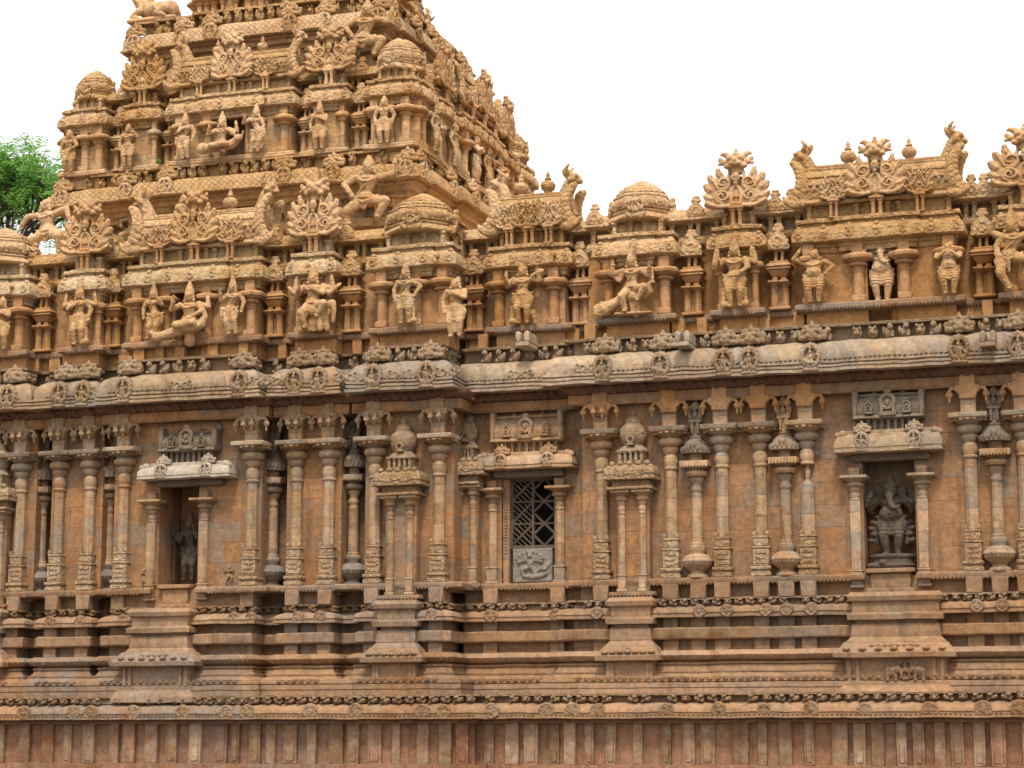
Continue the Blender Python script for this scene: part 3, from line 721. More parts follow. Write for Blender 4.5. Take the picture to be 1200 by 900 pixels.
def panjara(root, px, Y, w=.82, drop=.2, mats=('pilaster_stone', 'pilaster_carved', 'grey_carved'), ped=True):
    xc = X(px, Y); zb = Z0 - drop; k = w / .82
    m = MB().box(xc - .26 * k, xc + .26 * k, Y - .2, Y + .1, zb, Z0 + 1.6); m.box(xc - .36 * k, xc + .36 * k, Y - .32, Y, zb - .06, zb, b=.01)
    teeth(m, [(xc - .34 * k, Y - .3), (xc + .34 * k, Y - .3)], .0, zb - .09, .06, .035)
    a = obj('wall_aedicule', to_mesh('wall_aedicule', m, jit=.006), 'wall_stone', root, Lc(root, (0, 0, 0)))
    sp = slim_pilaster(.12, 1.62)
    for s in (-1, 1): obj('slim_pilaster', sp, mats[0], a, (xc + s * .165 * k, Y - .22, zb))
    z = zb + 1.57
    m = MB().box(xc - .36 * k, xc + .36 * k, Y - .4, Y, z, z + .045, b=.01); m.box(xc - .3 * k, xc + .3 * k, Y - .3, Y, z + .045, z + .16)
    ze = z + .15; h = .25
    p = [(xc - .2 * k, Y), (xc - .2 * k, Y - .22), (xc + .2 * k, Y - .22), (xc + .2 * k, Y)]
    m.sweep(p, [(-.1, ze), (.205, ze), (.215, ze + .01), (.215, ze + .05), (.20, ze + .055), (.20, ze + .08), (.212, ze + .085), (.212, ze + .11), (.195, ze + .115), (.19, ze + .18), (.15, ze + .23), (.05, ze + .25), (-.2, ze + .253)], seg=.08)
    for i in range(5): m.ell((xc + (i - 2) * .14 * k, Y - .36, ze + .25), (.05, .05, .045), n=7, m=5)
    for x in (-.14, .14): m.box(xc + x * k - .09, xc + x * k + .09, Y - .445, Y - .3, ze + .03, ze + .21, b=.03)
    obj('aedicule_eave', to_mesh('aedicule_eave', m, jit=.008, seed=px), mats[1], a)
    z2 = ze + .25; m = MB(); mini_neck(m, xc - .2 * k, xc + .2 * k, Y - .3, z2, z2 + .2, 5); m.box(xc - .22 * k, xc + .22 * k, Y - .32, Y, z2 + .19, z2 + .22)
    z3 = z2 + .2
    m.lathe(xc, Y - .1, [(.25 * k, z3), (.25 * k, z3 + .03), (.2 * k, z3 + .08), (.15 * k, z3 + .13), (.16 * k, z3 + .14)], 8, PI / 8, 1, .8)
    m.lathe(xc, Y - .1, [(.15 * k, z3 + .12), (.2 * k, z3 + .18), (.225 * k, z3 + .27), (.215 * k, z3 + .36), (.17 * k, z3 + .42), (.13 * k, z3 + .45), (.135 * k, z3 + .47), (.12 * k, z3 + .52), (.07 * k, z3 + .57), (.035, z3 + .58), (.045, z3 + .62), (.02, z3 + .66), (.0, z3 + .7)], 18, None, 1, .85)
    m.tor((xc, Y - .29, z3 + .19), .05, .018, RX90, n=10); m.box(xc - .06, xc + .06, Y - .31, Y - .2, z3 + .1, z3 + .13)
    obj('aedicule_dome', to_mesh('aedicule_dome', m, jit=.006, seed=px), mats[2], a)
    if ped: pedestal(root, xc, Y + .16, .74 * k, .98 * k, Zs['f2'] + .02, 'base_stone', 'aedicule_pedestal')
panjara(tower, 475, YV); panjara(hall, 745, YH)
panjara(hall, 551, YA, .62, .0, ped=False); panjara(tower, 0, YV, ped=True)

def niche(root, px0, px1, Y, pe, ps, ye, yt, ysb, yst, pyb, mats, square=True, dz=-.2):
    """flanking pilasters, canopy and seat of one recess"""
    xc = X((pe[0] + pe[1]) / 2, Y - .3, ye); we = (pe[1] - pe[0]) / 76.; we = abs(X(pe[1], Y - .3, ye) - X(pe[0], Y - .3, ye)); ws = abs(X(ps[1], Y - .2, yst) - X(ps[0], Y - .2, yst))
    z0, z1, z2, z3 = Z(pe[0], ye, Y - .3), Z(pe[0], yt, Y - .3), Z(ps[0], ysb, Y - .2), Z(ps[0], yst, Y - .2)
    c = canopy(root, xc, Y, we, ws, z0, z1, z2, z3, *mats)
    h = z0 - .15 - (Z0 + dz); sp = slim_pilaster(.165, round(h - .08, 2), square)
    for px in (px0, px1): obj('niche_pilaster', sp, 'pilaster_stone', root, Lc(root, (X(px, Y), Y - .02, Z0 + dz)))
    m = MB().box(xc - we * .36, xc + we * .36, Y - .12, Y + .1, z0 - .1, z0 + .01); obj('lintel', to_mesh('lintel', m, jit=.006), 'lichen_stone', root, Lc(root, (0, 0, 0)))
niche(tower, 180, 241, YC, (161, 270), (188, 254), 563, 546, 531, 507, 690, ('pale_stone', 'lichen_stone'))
niche(hall, 1003, 1082, YH, (977, 1105), (1000, 1082), 532, 508, 493, 462, 690, ('grey_stone', 'lichen_stone'))
niche(hall, 578, 657, YA, (557, 672), (575, 658), 552, 534, 520, 488, 690, ('pilaster_stone', 'pilaster_stone'), False, 0)
pedestal(tower, X(205, YC), YC + .1, 1.12, 1.45, Zs['f2'] - .04, 'base_stone'); pedestal(hall, X(1050, YH), YH + .12, 1.38, 1.72, Zs['f2'] + .02, 'base_stone')
def seat(root, xc, Y, w, z0, z1):
    m = MB().box(xc - w / 2, xc + w / 2, Y - .14, Y + .45, z0, z0 + .1, tx=-.03); m.box(xc - w / 2 + .06, xc + w / 2 - .06, Y - .08, Y + .45, z0 + .1, z1 - .07); m.box(xc - w / 2, xc + w / 2, Y - .14, Y + .45, z1 - .07, z1)
    return obj('niche_seat', to_mesh('niche_seat', m, jit=.008), 'base_stone', root, Lc(root, (0, 0, 0)))
seat(tower, (NV[0] + NV[1]) / 2, YC, .58, Zs['f2'] - .05, Z0 + .06); seat(hall, (NH[0] + NH[1]) / 2, YH, .72, Zs['f2'], Z0 + .08)
# latticed window
wx0, wx1 = X(599, YA + .12), X(651, YA + .12); wz0, wz1 = Z(620, 640, YA + .12), Z(620, 562, YA + .12)
m = MB(); y0, y1 = YA + .1, YA + .18
m.box(wx0, wx1, y0 - .03, y1 + .03, wz0 - .05, wz0 + .01, b=.006); m.box(wx0, wx1, y0, y1, wz1 - .03, 5.72, b=.006)
for x in (wx0, wx1 - .02, (wx0 + wx1) / 2 - .02): m.box(x, x + .04, y0, y1, wz0, wz1, b=.005)
win = obj('stone_window', to_mesh('stone_window', m, jit=.003), 'granite', hall, Lc(hall, (0, 0, 0)))
m = MB(); hw = (wx1 - wx0) / 2; hz = (wz1 - wz0) / 3
def bar(a, b, w=.018, yy=0):
    d = Vector((b[0] - a[0], b[1] - a[1])); l = d.length; ang = math.atan2(d.y, d.x)
    t = MB().box(0, l, y0 + .012 + yy, y1 - .02, -w, w, b=.004); m.join(t, Matrix.Translation((a[0], 0, a[1])) @ Matrix.Rotation(-ang, 4, 'Y'))
for r in range(3):
    z0_ = wz0 + r * hz; bar((wx0, z0_ + hz), (wx1, z0_ + hz), .016)
    for c in range(2):
        x0 = wx0 + c * hw; 
        if c == 0:
            bar((x0, z0_), (x0 + hw, z0_ + hz), .02); bar((x0, z0_ + hz), (x0 + hw, z0_), .016, .006)
            for t in (.25, .5, .75):
                bar((x0 + hw * t, z0_), (x0, z0_ + hz * t), .011, .01); bar((x0 + hw * t, z0_ + hz), (x0 + hw, z0_ + hz * t), .011, .01)
        else:
            for q in (((0, .5), (.5, 1)), ((.5, 1), (1, .5)), ((1, .5), (.5, 0)), ((.5, 0), (0, .5))):
                bar((x0 + hw * q[0][0], z0_ + hz * q[0][1]), (x0 + hw * q[1][0], z0_ + hz * q[1][1]), .018)
obj('lattice', to_mesh('lattice', m, jit=.003), 'granite', win)
m = MB().box(NW[0] + .01, wx0, YA + .02, YA + .5, Z0, 5.7, b=.01)
for k in range(24): m.ell((wx0 - .05, YA + .02, Z0 + .5 + k * .05), (.03, .02, .02), n=6, m=4)
obj('window_jamb', to_mesh('window_jamb', m, jit=.004), 'wall_stone', win)
m = MB().box(NW[0] + .02, NW[1] + .3, YA + .6, YA + .64, Z0, 5.7); obj('room_shade_panel', to_mesh('room_shade_panel', m), 'interior_shade', win)  # flat panel behind the lattice, the room's darkness put into its colour
def relief_mesh():
    m = MB().box(-.33, .33, 0, .15, 0, .54)
    m.box(-.2, .3, -.02, .02, .0, .06); m.ell((-.03, -.02, .3), (.06, .04, .09)); m.ell((-.03, -.04, .42), .04); m.ell((-.03, -.02, .47), (.05, .03, .04))
    for i in range(10):
        a = PI * (i / 9) * 1.2 - .3; e = Vector((-.03 + .2 * math.cos(a), -.02, .36 + .12 * math.sin(a))); m.cap((-.03, -.01, .36), e, .02, .015, 7); m.ell(e, .03, n=7, m=5)
    m.chain([(-.05, -.02, .24), (-.17, -.02, .2), (-.13, -.02, .09)], [.035, .03, .02]); m.chain([(.0, -.02, .24), (.05, -.02, .15), (.0, -.02, .07)], [.035, .03, .02])
    m.chain([(-.14, -.02, .1), (.0, -.02, .08), (.15, -.02, .1), (.24, -.02, .14)], [.025, .04, .04, .025]); m.ell((.21, -.03, .2), .035)
    for k in range(5): m.lobe((.1 + k * .045, -.01, .19 + .02 * k), (.03, 0, .05), .016)
    return carve('dancing_relief', m, .011, .003)
obj('dancing_relief', relief_mesh(), 'granite_pale', win, ((wx0 + wx1) / 2 + .01, YA + .03, Z0 + .02))
# elephants on the pedestal of the right niche
m = MB()
for s in (-1, 1):
    m.ell((s * .2, 0, .15), (.1, .05, .08)); m.ell((s * .11, -.02, .17), (.06, .05, .06)); m.chain([(s * .07, -.03, .16), (s * .05, -.03, .1), (s * .07, -.03, .05)], [.025, .02, .014])
    for d in (.14, .26): m.cap((s * d, -.01, .11), (s * d, -.01, .02), .03)
m.ell((0, 0, .17), (.05, .04, .05)); m.ell((0, -.02, .24), .03); m.box(-.05, .05, -.03, .02, .02, .06); m.tor((0, 0, .21), .09, .02, RX90, a0=0, a1=PI)
m.box(-.33, .33, .02, .06, 0, .3)
obj('elephant_relief', carve('elephant_relief', m, .011, .003), 'base_carved', hall, Lc(hall, (X(1050, -.7), YH - .55, Z(1050, 798, -.5))))

# ------------------------------------------------------------------ carved pieces of the upper storeys
def nasi_mesh(top=True):
    m = MB()
    half = [(.055, 0), (.16, -.02), (.28, .0), (.32, .06), (.30, .12), (.305, .22), (.30, .33), (.26, .42), (.19, .47), (.12, .44), (.10, .50), (.09, .60)]
    m.prism([(-x, z) for x, z in half[::-1]] + half + [(.055, 0), (.055, .22), (.03, .27), (0, .285), (-.03, .27), (-.055, .22), (-.055, 0)][1:-1], -.03, .12)
    m.box(-.2, .2, .09, .16, .02, .42)
    def volute(cx, cz, R0, sgn, turns=1.9, tube=.019):
        pts = []; rs = []
        for k in range(19):
            t = k / 18; a = -PI / 2 + sgn * t * turns * 2 * PI; r = R0 * (1 - t) ** .8 + .008; pts.append((cx + r * math.cos(a), -.045 - .02 * t, cz + r * math.sin(a))); rs.append(tube * (1 - .35 * t))
        m.chain(pts, rs, 7)
    for s in (-1, 1):
        volute(s * .17, .145, .095, s); volute(s * .155, .35, .075, -s, 1.6, .017)
        m.chain([(s * .08, -.045, .30), (s * .12, -.05, .25), (s * .22, -.05, .27), (s * .27, -.045, .36)], [.014, .016, .016, .012], 7)
        for x, z, dx, dz, r in ((.30, .02, .11, .03, .052), (.31, .125, .10, .06, .066), (.31, .255, .09, .085, .068), (.275, .375, .07, .10, .064), (.20, .46, .035, .11, .055)):
            m.lobe((s * x, .02, z), (s * dx, -.01, dz), r, .95, n=10); m.lobe((s * (x + dx * .72), .005, z + dz * .95), (s * dx * .10, 0, .035), r * .62, n=8)
            m.chain([(s * x, -.045, z), (s * (x + dx * .75), -.03, z + dz * .85)], [.012, .010], 6)
        m.chain([(s * .058, -.04, 0), (s * .06, -.04, .2), (s * .035, -.04, .275), (0, -.04, .3)], [.02] * 4, 8)
        m.chain([(s * .09, -.05, -.005), (s * .2, -.06, -.02), (s * .31, -.06, .02), (s * .37, -.05, .08)], [.025, .035, .03, .018], 8)
    m.lobe((0, -.05, .42), (0, 0, .085), .055); m.ell((0, -.085, .44), .032); m.ell((0, -.06, .335), .028)
    if top:
        z = .62; m.ell((0, .03, z + .07), (.125, .09, .095), n=12, m=8); m.ell((0, -.05, z + .02), (.10, .06, .05)); m.ell((0, -.09, z + .06), (.028, .035, .035))
        for s in (-1, 1):
            m.ell((s * .06, -.055, z + .10), .042, n=9, m=7); m.tor((s * .06, -.06, z + .1), .045, .012, RX90, n=10)
            m.chain([(s * .08, .02, z + .13), (s * .12, .02, z + .175), (s * .15, .02, z + .19), (s * .185, .02, z + .175)], [.05, .044, .034, .02], 8)
            m.ell((s * .14, .0, z + .05), (.06, .05, .05)); m.lobe((s * .185, .0, z + .09), (s * .02, 0, .05), .034); m.ell((s * .1, -.03, z - .02), (.05, .05, .04)); m.ell((s * .2, .0, z + .03), .028, n=7, m=5)
        m.ell((0, .02, z + .17), (.05, .05, .05)); m.ell((0, .02, z + .225), (.028, .03, .04)); m.box(-.07, .07, -.03, .1, .48, .62, b=.03)
    return carve('horseshoe_gable', m, .0105, .0028)
NASI = nasi_mesh(); NASI0 = nasi_mesh(False)
def gable_end_mesh():
    """outer end of a barrel roof, facing +X, crowned by a horned lion looking outwards"""
    m = MB()
    for k in range(8):
        t = k / 7; z = .02 + t * .62; x = .12 * (1 - t * 2.2) ** 2 * (1 if t < .45 else .6) - .02
        m.lobe((x + .02, -.30 + .1 * t * t, z + .05), (.10, -.03, .075), .075, 1.2, n=9); 
        m.lobe((x + .02, .42 - .1 * t * t, z + .05), (.09, .03, .075), .075, 1.2, n=9)
    m.ell((-.02, .06, .3), (.09, .36, .36), n=14, m=9); m.box(-.1, .05, -.3, .42, -.02, .3, b=.04)
    m.chain([(-.02, -.3, .0), (.12, -.33, -.02), (.24, -.34, .04), (.29, -.33, .13)], [.07, .075, .055, .025], 9)
    m.chain([(-.02, .42, .0), (.12, .45, -.02), (.24, .45, .04), (.29, .45, .13)], [.07, .075, .055, .025], 9)
    m.chain([(-.1, .05, .5), (-.05, .04, .68), (.02, .03, .82)], [.16, .12, .12], 10)
    m.ell((.07, .02, .9), (.12, .11, .12)); m.ell((.17, .02, .85), (.07, .08, .05)); m.ell((.15, -.06, .93), .04, n=8, m=6); m.ell((.15, .1, .93), .04, n=8, m=6)
    for s in (-1, 1): m.chain([(.02, .02 + s * .08, .98), (-.02, .02 + s * .12, 1.06), (.04, .02 + s * .13, 1.14)], [.045, .035, .015], 7)
    m.lobe((-.06, .02, 1.0), (-.05, 0, .1), .05); m.lobe((.05, -.1, .86), (.03, -.04, .04), .05)
    return carve('gable_end', m, .015, .005)
GABLE = gable_end_mesh()
def finial_mesh():
    m = MB().lathe(0, 0, [(.05, 0), (.06, .02), (.05, .035), (.09, .07), (.105, .12), (.08, .17), (.035, .19), (.05, .21), (.03, .23), (.03, .25), (.015, .30), (0, .33)], 14); return to_mesh('pot_finial', m, jit=.004, smooth=60)
FIN = finial_mesh()
def dome_mesh():
    m = MB(); q8 = PI / 8
    m.lathe(0, 0, [(.40, 0), (.50, .005), (.515, .03), (.49, .07), (.455, .10), (.43, .11), (.43, .13), (.445, .135), (.445, .155), (.425, .16), (.425, .175), (.452, .19), (.462, .26), (.455, .32), (.43, .37)], 8, q8)
    for k, (r, z) in enumerate(((.435, .36), (.39, .42), (.335, .47), (.275, .515), (.21, .55), (.15, .58))):
        m.lathe(0, 0, [(r - .01, z), (r + .012, z + .008), (r + .008, z + .03), (r - .035, z + .05), (r - .06, z + .065)], 8, q8)
    m.lathe(0, 0, [(.1, .60), (.11, .62), (.07, .65), (.05, .66), (0, .665)], 12)
    for k in range(8):
        a = k * PI / 4
        for t_ in (-.62, -.2, .2, .62):
            d = Vector((math.cos(a), math.sin(a), 0)); t = Vector((-d.y, d.x, 0)); c = d * .425 + t * (t_ * .17); m.lobe((c.x, c.y, .265), (0, 0, .06), .04, .7, n=7)
            c = d * .36 + t * (t_ * .17); m.ell((c.x, c.y, .40), (.03, .03, .022), n=6, m=4)
            c = d * .27 + t * (t_ * .12); m.ell((c.x, c.y, .495), (.026, .026, .02), n=6, m=4)
    for k in range(4):
        a = k * PI / 2 - PI / 2; d = Vector((math.cos(a), math.sin(a))); c = d * .47; Mx = Matrix.Translation((c.x, c.y, .03)) @ Matrix.Rotation(a + PI / 2, 4, 'Z')
        t = MB().box(-.075, .075, -.02, .12, -.02, .2, b=.03); t.tor((0, -.03, .14), .055, .02, RX90, n=12); t.ell((0, -.03, .12), (.03, .02, .05), n=7, m=5); t.ell((0, 0, .23), (.075, .06, .06), n=9, m=6); t.ell((0, 0, .31), (.045, .045, .055), n=8, m=5)
        for s in (-1, 1): t.lobe((s * .1, -.02, .02), (s * .05, 0, .045), .04); t.lobe((s * .09, .0, .13), (s * .03, 0, .05), .03)
        m.join(t, Mx)
    return to_mesh('dome_roof', m, jit=.012, jf=4, smooth=40)
DOME = dome_mesh()
def storey_pilaster(slim=False):
    m = MB(); k = .62 if slim else 1.0
    m.box(-.1 * k, .1 * k, -.1 * k, .08, .0, .10); m.lathe(0, 0, [(.088 * k, .08), (.083 * k, .46)], 10)
    m.lathe(0, 0, [(.083 * k, .45), (.092 * k, .46), (.092 * k, .475), (.08 * k, .485), (.095 * k, .51), (.08 * k, .535), (.085 * k, .545), (.14 * k, .565), (.15 * k, .59), (.12 * k, .615), (.13 * k, .62), (.2 * k, .65), (.22 * k, .66)], 14)
    m.lathe(0, 0, [(.24 * k, .655), (.25 * k, .67), (.25 * k, .71), (.22 * k, .735), (.12 * k, .74)], 8, PI / 8)
    m.box(-.09 * k, .09 * k, -.09 * k, .08, .73, .93)
    return to_mesh('storey_pilaster', m, jit=.007)
SPI = storey_pilaster(); SPS = storey_pilaster(True)
def twin_mesh():
    m = MB()
    m.box(-.17, .17, -.13, .08, 0, .05)
    for s in (-1, 1):
        m.lathe(s * .085, -.06, [(.06, .05), (.055, .30), (.065, .32), (.05, .34), (.07, .37), (.06, .385), (.11, .41), (.12, .42)], 8); m.box(s * .085 - .082, s * .085 + .078, -.2, .05, .415, .45, b=.012)
        m.box(s * .07 - .045, s * .07 + .045, -.12, .05, .45, .52); m.box(s * .05 - .028, s * .05 + .028, -.1, .05, .76, .93)
    m.box(-.05, .05, -.03, .05, .05, .55)
    m.box(-.12, .12, -.13, .05, .52, .62, tx=.05, ty=.05); m.box(-.2, .2, -.2, .05, .625, .66); m.box(-.215, .215, -.215, .05, .66, .73, b=.025, tx=-.03, ty=-.02); m.box(-.15, .15, -.14, .05, .73, .77)
    m.box(-.11, .11, -.12, .05, .92, .95)
    return to_mesh('twin_pilaster', m, jit=.008)
TWIN = twin_mesh()
def smallgable_mesh():
    m = MB(); m.prism([(-.17, 0), (.17, 0), (.19, .05), (.13, .1), (.14, .19), (.06, .27), (-.06, .27), (-.14, .19), (-.13, .1), (-.19, .05)], -.1, .1)
    m.tor((0, -.1, .13), .07, .02, RX90, n=12)
    for s in (-1, 1): m.lobe((s * .12, -.08, .08), (s * .04, 0, .08), .045)
    for dx, dz, r in ((0, .32, .06), (-.06, .33, .045), (.06, .33, .045), (0, .39, .045), (-.045, .4, .03), (.045, .4, .03), (0, .29, .05)): m.ell((dx, -.03, dz), r, n=8, m=6)
    return carve('small_gable', m, .0125, .005)
SG = smallgable_mesh()

def tiny_mesh():
    m = MB().box(-.1, .1, -.08, .1, 0, .02)
    for q in (-1, 1): m.lathe(q * .055, -.03, [(.035, .02), (.03, .16), (.038, .18), (.03, .19), (.045, .22)], 8); m.box(q * .055 - .045, q * .055 + .045, -.08, .1, .22, .25, b=.008)
    m.box(-.12, .12, -.1, .12, .25, .30); m.box(-.09, .09, -.08, .1, .30, .36, b=.02); m.lathe(0, -.0, [(.055, .36), (.055, .42), (.075, .43), (.075, .46), (.05, .50), (.025, .53), (0, .57)], 10)
    return to_mesh('tiny_shrine', m, jit=.005)
TINY = tiny_mesh()

# ------------------------------------------------------------------ one side of a storey
def side_path(bays, u0, u1, s):
    p = [(u0 / s, 0)]
    for b in bays:
        pr = b['proj']; p += [(b['u0'] / s, 0), (b['u0'] / s, -pr)]
        if b.get('open'):
            a, c = b['open']; p += [(a / s, -pr), (a / s, .22), (c / s, .22), (c / s, -pr)]
        p += [(b['u1'] / s, -pr), (b['u1'] / s, 0)]
    p.append((u1 / s, 0)); return p
def plain_path(bays, u0, u1, s):
    return side_path([{k: v for k, v in b.items() if k != 'open'} for b in bays], u0, u1, s)
def storey_side(root, key, loc, rz, half, bays, u0, u1, s, twins, mats, eave=True, finials=()):
    """wall, ledge, pilasters and the row of little shrines on one side; local frame scaled by s, wall at y = -half"""
    c, sn = math.cos(rz), math.sin(rz)
    def put(name, me, mat, u=0, out=0, z=0, parent=None, sc=1, r=0):
        y = -half / s - out
        if parent: return obj(name, me, mat, parent, (u / s, y, z), r, sc)
        yy = -half - out * s; p = (loc[0] + c * u - sn * yy, loc[1] + sn * u + c * yy, loc[2] + z * s)
        k = (sc * s,) * 3 if isinstance(sc, (int, float)) else tuple(q * s for q in sc)
        return obj(name, me, mat, root, Lc(root, p), rz + r, k)
    W0 = mats['wall']; CV = mats['carved']
    sp, pp = side_path(bays, u0, u1, s), plain_path(bays, u0, u1, s)
    def wall_():
        m = MB().sweep(sp, [(0, -.25), (0, 1.405)], seg=.3); return to_mesh('storey_wall', m, jit=.007)
    put('storey_wall', cached((key, 'wall'), wall_), W0)
    def ledge_():
        m = MB().sweep(pp, [(0, -.02), (.13, 0), (.15, .02), (.15, .075), (.12, .1), (-.1, .104)]); teeth(m, pp, .14, -.015, .055, .03)
        return to_mesh('storey_ledge', m, jit=.009)
    put('storey_ledge', cached((key, 'ledge'), ledge_), mats['ledge'])
    def str_():
        m = MB().sweep([(u0 / s, 0), (u1 / s, 0)], [(-.12, 1.0), (-.12, 1.75)]); m.sweep([(u0 / s, 0), (u1 / s, 0)], [(0, 1.22), (.08, 1.25), (.1, 1.28), (.1, 1.33), (.05, 1.36), (.05, 1.39), (-.1, 1.395)])
        if eave: m.sweep([(u0 / s, 0), (u1 / s, 0)], [(-.1, 1.60), (.17, 1.62), (.20, 1.64), (.19, 1.70), (.15, 1.74), (.1, 1.80), (.06, 1.84), (-.4, 1.845)])
        u = u0 / s + .1; k = 0
        while u < u1 / s - .05:
            m.box(u - .035, u + .035, -.05, .05, 1.38, 1.62, b=.006); m.box(u - .05, u + .05, -.07, .05, 1.57, 1.62, b=.006); u += .13 if k % 2 else .3; k += 1
        return to_mesh('storey_eave', m, jit=.012)
    put('storey_eave', cached((key, 'eave'), str_), CV)
    for u in twins:
        t = put('twin_pilaster', TWIN, W0, u, .10, .1); obj('small_gable', SG, CV, t, (0, -.07, .94), sc=1.0)
    for u in finials:
        put('small_gable', SG, CV, u, .12, 1.68, sc=.8)
    rv = random.Random(sum(map(ord, key)) + int(rz * 7)); V = lambda a=.07: 1 + rv.uniform(-a, a)
    for i, b in enumerate(bays):
        pr, k = b['proj'], b['kind']; a0, a1 = b['u0'] / s, b['u1'] / s; w = a1 - a0; uc = (a0 + a1) / 2
        def corn_():
            m = MB(); st = .06 if w > .75 else .03
            p = [(-w / 2, pr), (-w / 2, 0), (-w * .24, 0), (-w * .24, -st), (w * .24, -st), (w * .24, 0), (w / 2, 0), (w / 2, pr)]
            e = .17
            m.sweep(p, [(-.1, .9), (.03, .9), (.04, .92), (.04, .97), (.07, .98), (.07, 1.02), (e - .02, 1.04), (e + .01, 1.06), (e + .012, 1.12), (e, 1.19), (e - .03, 1.25), (e - .08, 1.30), (.06, 1.32), (.06, 1.36), (.11, 1.365), (.115, 1.39), (.11, 1.425), (-.4, 1.43)], seg=.05)
            n = max(2, int(w / .36)); rn = random.Random(i * 7 + 1)
            for q in range(n + 1):
                x = -w / 2 - e * .5 + (w + e) * q / n; x = max(-w / 2 - e + .1, min(w / 2 + e - .1, x)); f = -e - (st if abs(x) < w * .24 else 0)
                m.box(x - .075, x + .075, f - .015, f + .14, 1.07, 1.24 + rn.uniform(0, .03), b=.025); m.tor((x, f - .015, 1.15), .042, .014, RX90, n=10); m.ell((x, f + .06, 1.28), (.045, .05, .04), n=7, m=5)
                if q < n: m.ell((x + (w + e) / n * .5, f + .03, 1.2), (.06, .04, .05), n=7, m=5)
            inn = .1 if k == 'kuta' else .04
            m.box(-w / 2 + inn, w / 2 - inn, .08, .6, 1.40, 1.67)
            for q in ([-1, 1, -.3, .3] if k != 'shala' else [-1, -.62, -.3, -.14, .14, .3, .62, 1]):
                x = q * (w / 2 - inn - .03); m.box(x - .035, x + .035, .03, .3, 1.41, 1.66, b=.008); m.box(x - .05, x + .05, .01, .3, 1.61, 1.66, b=.008)
            return to_mesh('parapet_shrine', m, jit=.014, jf=3.8, seed=i)
        sh = put('parapet_shrine', cached((key, 'corn', i), corn_), mats.get('corn', CV), uc * s, pr, 0)
        for u in b['pil']: obj('storey_pilaster', SPS if b.get('slim') else SPI, W0, sh, (u / s - uc, -.03, .1))
        if k == 'shala':
            def roof_():
                m = MB(); wr = w + .06
                m.grid_x(-wr / 2, wr / 2, [(-.04, 1.66), (-.07, 1.69), (-.05, 1.73), (0, 1.76), (-.03, 1.80), (-.03, 1.95), (0, 2.08), (.06, 2.2), (.16, 2.29), (.3, 2.33), (.44, 2.29), (.55, 2.18), (.62, 2.0), (.64, 1.66)], seg=.12)
                for z, y in ((1.97, -.03), (2.10, .01), (2.24, .12)): m.box(-wr / 2, wr / 2, y - .02, y + .05, z, z + .035, b=.012)
                m.box(-wr / 2, wr / 2, .24, .36, 2.31, 2.36)
                q = -wr / 2 + .1
                while q < wr / 2 - .05: m.lobe((q, -.03, 1.93), (0, 0, -.06), .045, .7, n=6); q += .1
                return to_mesh('barrel_roof', m, jit=.010, seed=i)
            rf = obj('barrel_roof', cached((key, 'roof', i), roof_), CV, sh)
            g = obj('gable_end', GABLE, CV, sh, (w / 2 - .0, .26, 1.70), rv.uniform(-.06, .06), (1, .95, V())); g = obj('gable_end', GABLE, CV, sh, (-w / 2 + .0, .26, 1.70), rv.uniform(-.06, .06), (-1, .95, V()))
            if not b.get('small'): obj('horseshoe_gable', NASI, 'statue_stone', sh, (0, -.12, 1.76), rv.uniform(-.06, .06), (1.12 * V(), 1.1, 1.08 * V()))
            else: obj('horseshoe_gable', NASI0, CV, sh, (0, -.1, 1.74), 0, (.72, 1, .8))
            for q in (-1, 1):
                obj('horseshoe_gable', NASI0, CV, sh, (q * w * .29, -.08, 1.74), rv.uniform(-.08, .08), (.58 * V(.1), .9, .66 * V(.1)))
                obj('pot_finial', FIN, CV, sh, (q * w * .2 + rv.uniform(-.04, .04), .3, 2.34), rv.random(), 1.15 * V(.1))
            for x, kk in ((0, 1), (-w * .29, .75), (w * .29, .75)):
                obj('tiny_shrine', TINY, W0, sh, (x, -.06, 1.425), 0, (kk, 1, 1))
        elif k == 'nasi':
            obj('horseshoe_gable', NASI, 'statue_stone', sh, (0, -.05, 1.75), rv.uniform(-.06, .06), (max(1.0, 1.12 * (w + .22) / .72) * V(), 1.15, 1.12 * V())); obj('tiny_shrine', TINY, W0, sh, (0, -.06, 1.425), 0, (1, 1, 1.05))
            def vault_():
                m = MB(); q = w * .40
                t = MB().grid_x(0, .75, [(-q, 0), (-q * 1.05, .2), (-q * .95, .38), (-q * .6, .55), (0, .62), (q * .6, .55), (q * .95, .38), (q * 1.05, .2), (q, 0)])
                m.join(t, Matrix.Translation((0, .08, 1.66)) @ Matrix.Rotation(PI / 2, 4, 'Z'))
                return to_mesh('vault_roof', m, jit=.009)
            obj('vault_roof', cached((key, 'vault', i), vault_), CV, sh)
        elif k == 'kuta':
            obj('dome_roof', DOME, CV, sh, (0, .34, 1.645), rv.uniform(-.05, .05), ((w + .2) / 1.14, (w + .2) / 1.14, 1.1))
ZSB = zl(368, .2)
HM = dict(wall='storey_stone', carved='tower_carved', ledge='base_stone', corn='tower_carved')
TM = dict(wall='tower_stone', carved='tower_carved', ledge='tower_stone', corn='tower_carved')
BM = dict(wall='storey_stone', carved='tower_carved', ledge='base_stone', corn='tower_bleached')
def bay(kind, p0, p1, Y, pils, proj=.34, op=None, py=375, slim=False):
    d = dict(kind=kind, u0=X(p0, Y - proj, py), u1=X(p1, Y - proj, py), proj=proj, pil=[X(p, Y - proj, py) for p in pils], slim=slim)
    if op: d['open'] = (X(op[0], Y - proj, py), X(op[1], Y - proj, py))
    return d
YS1, YS2, YS3 = .28, .82, .58
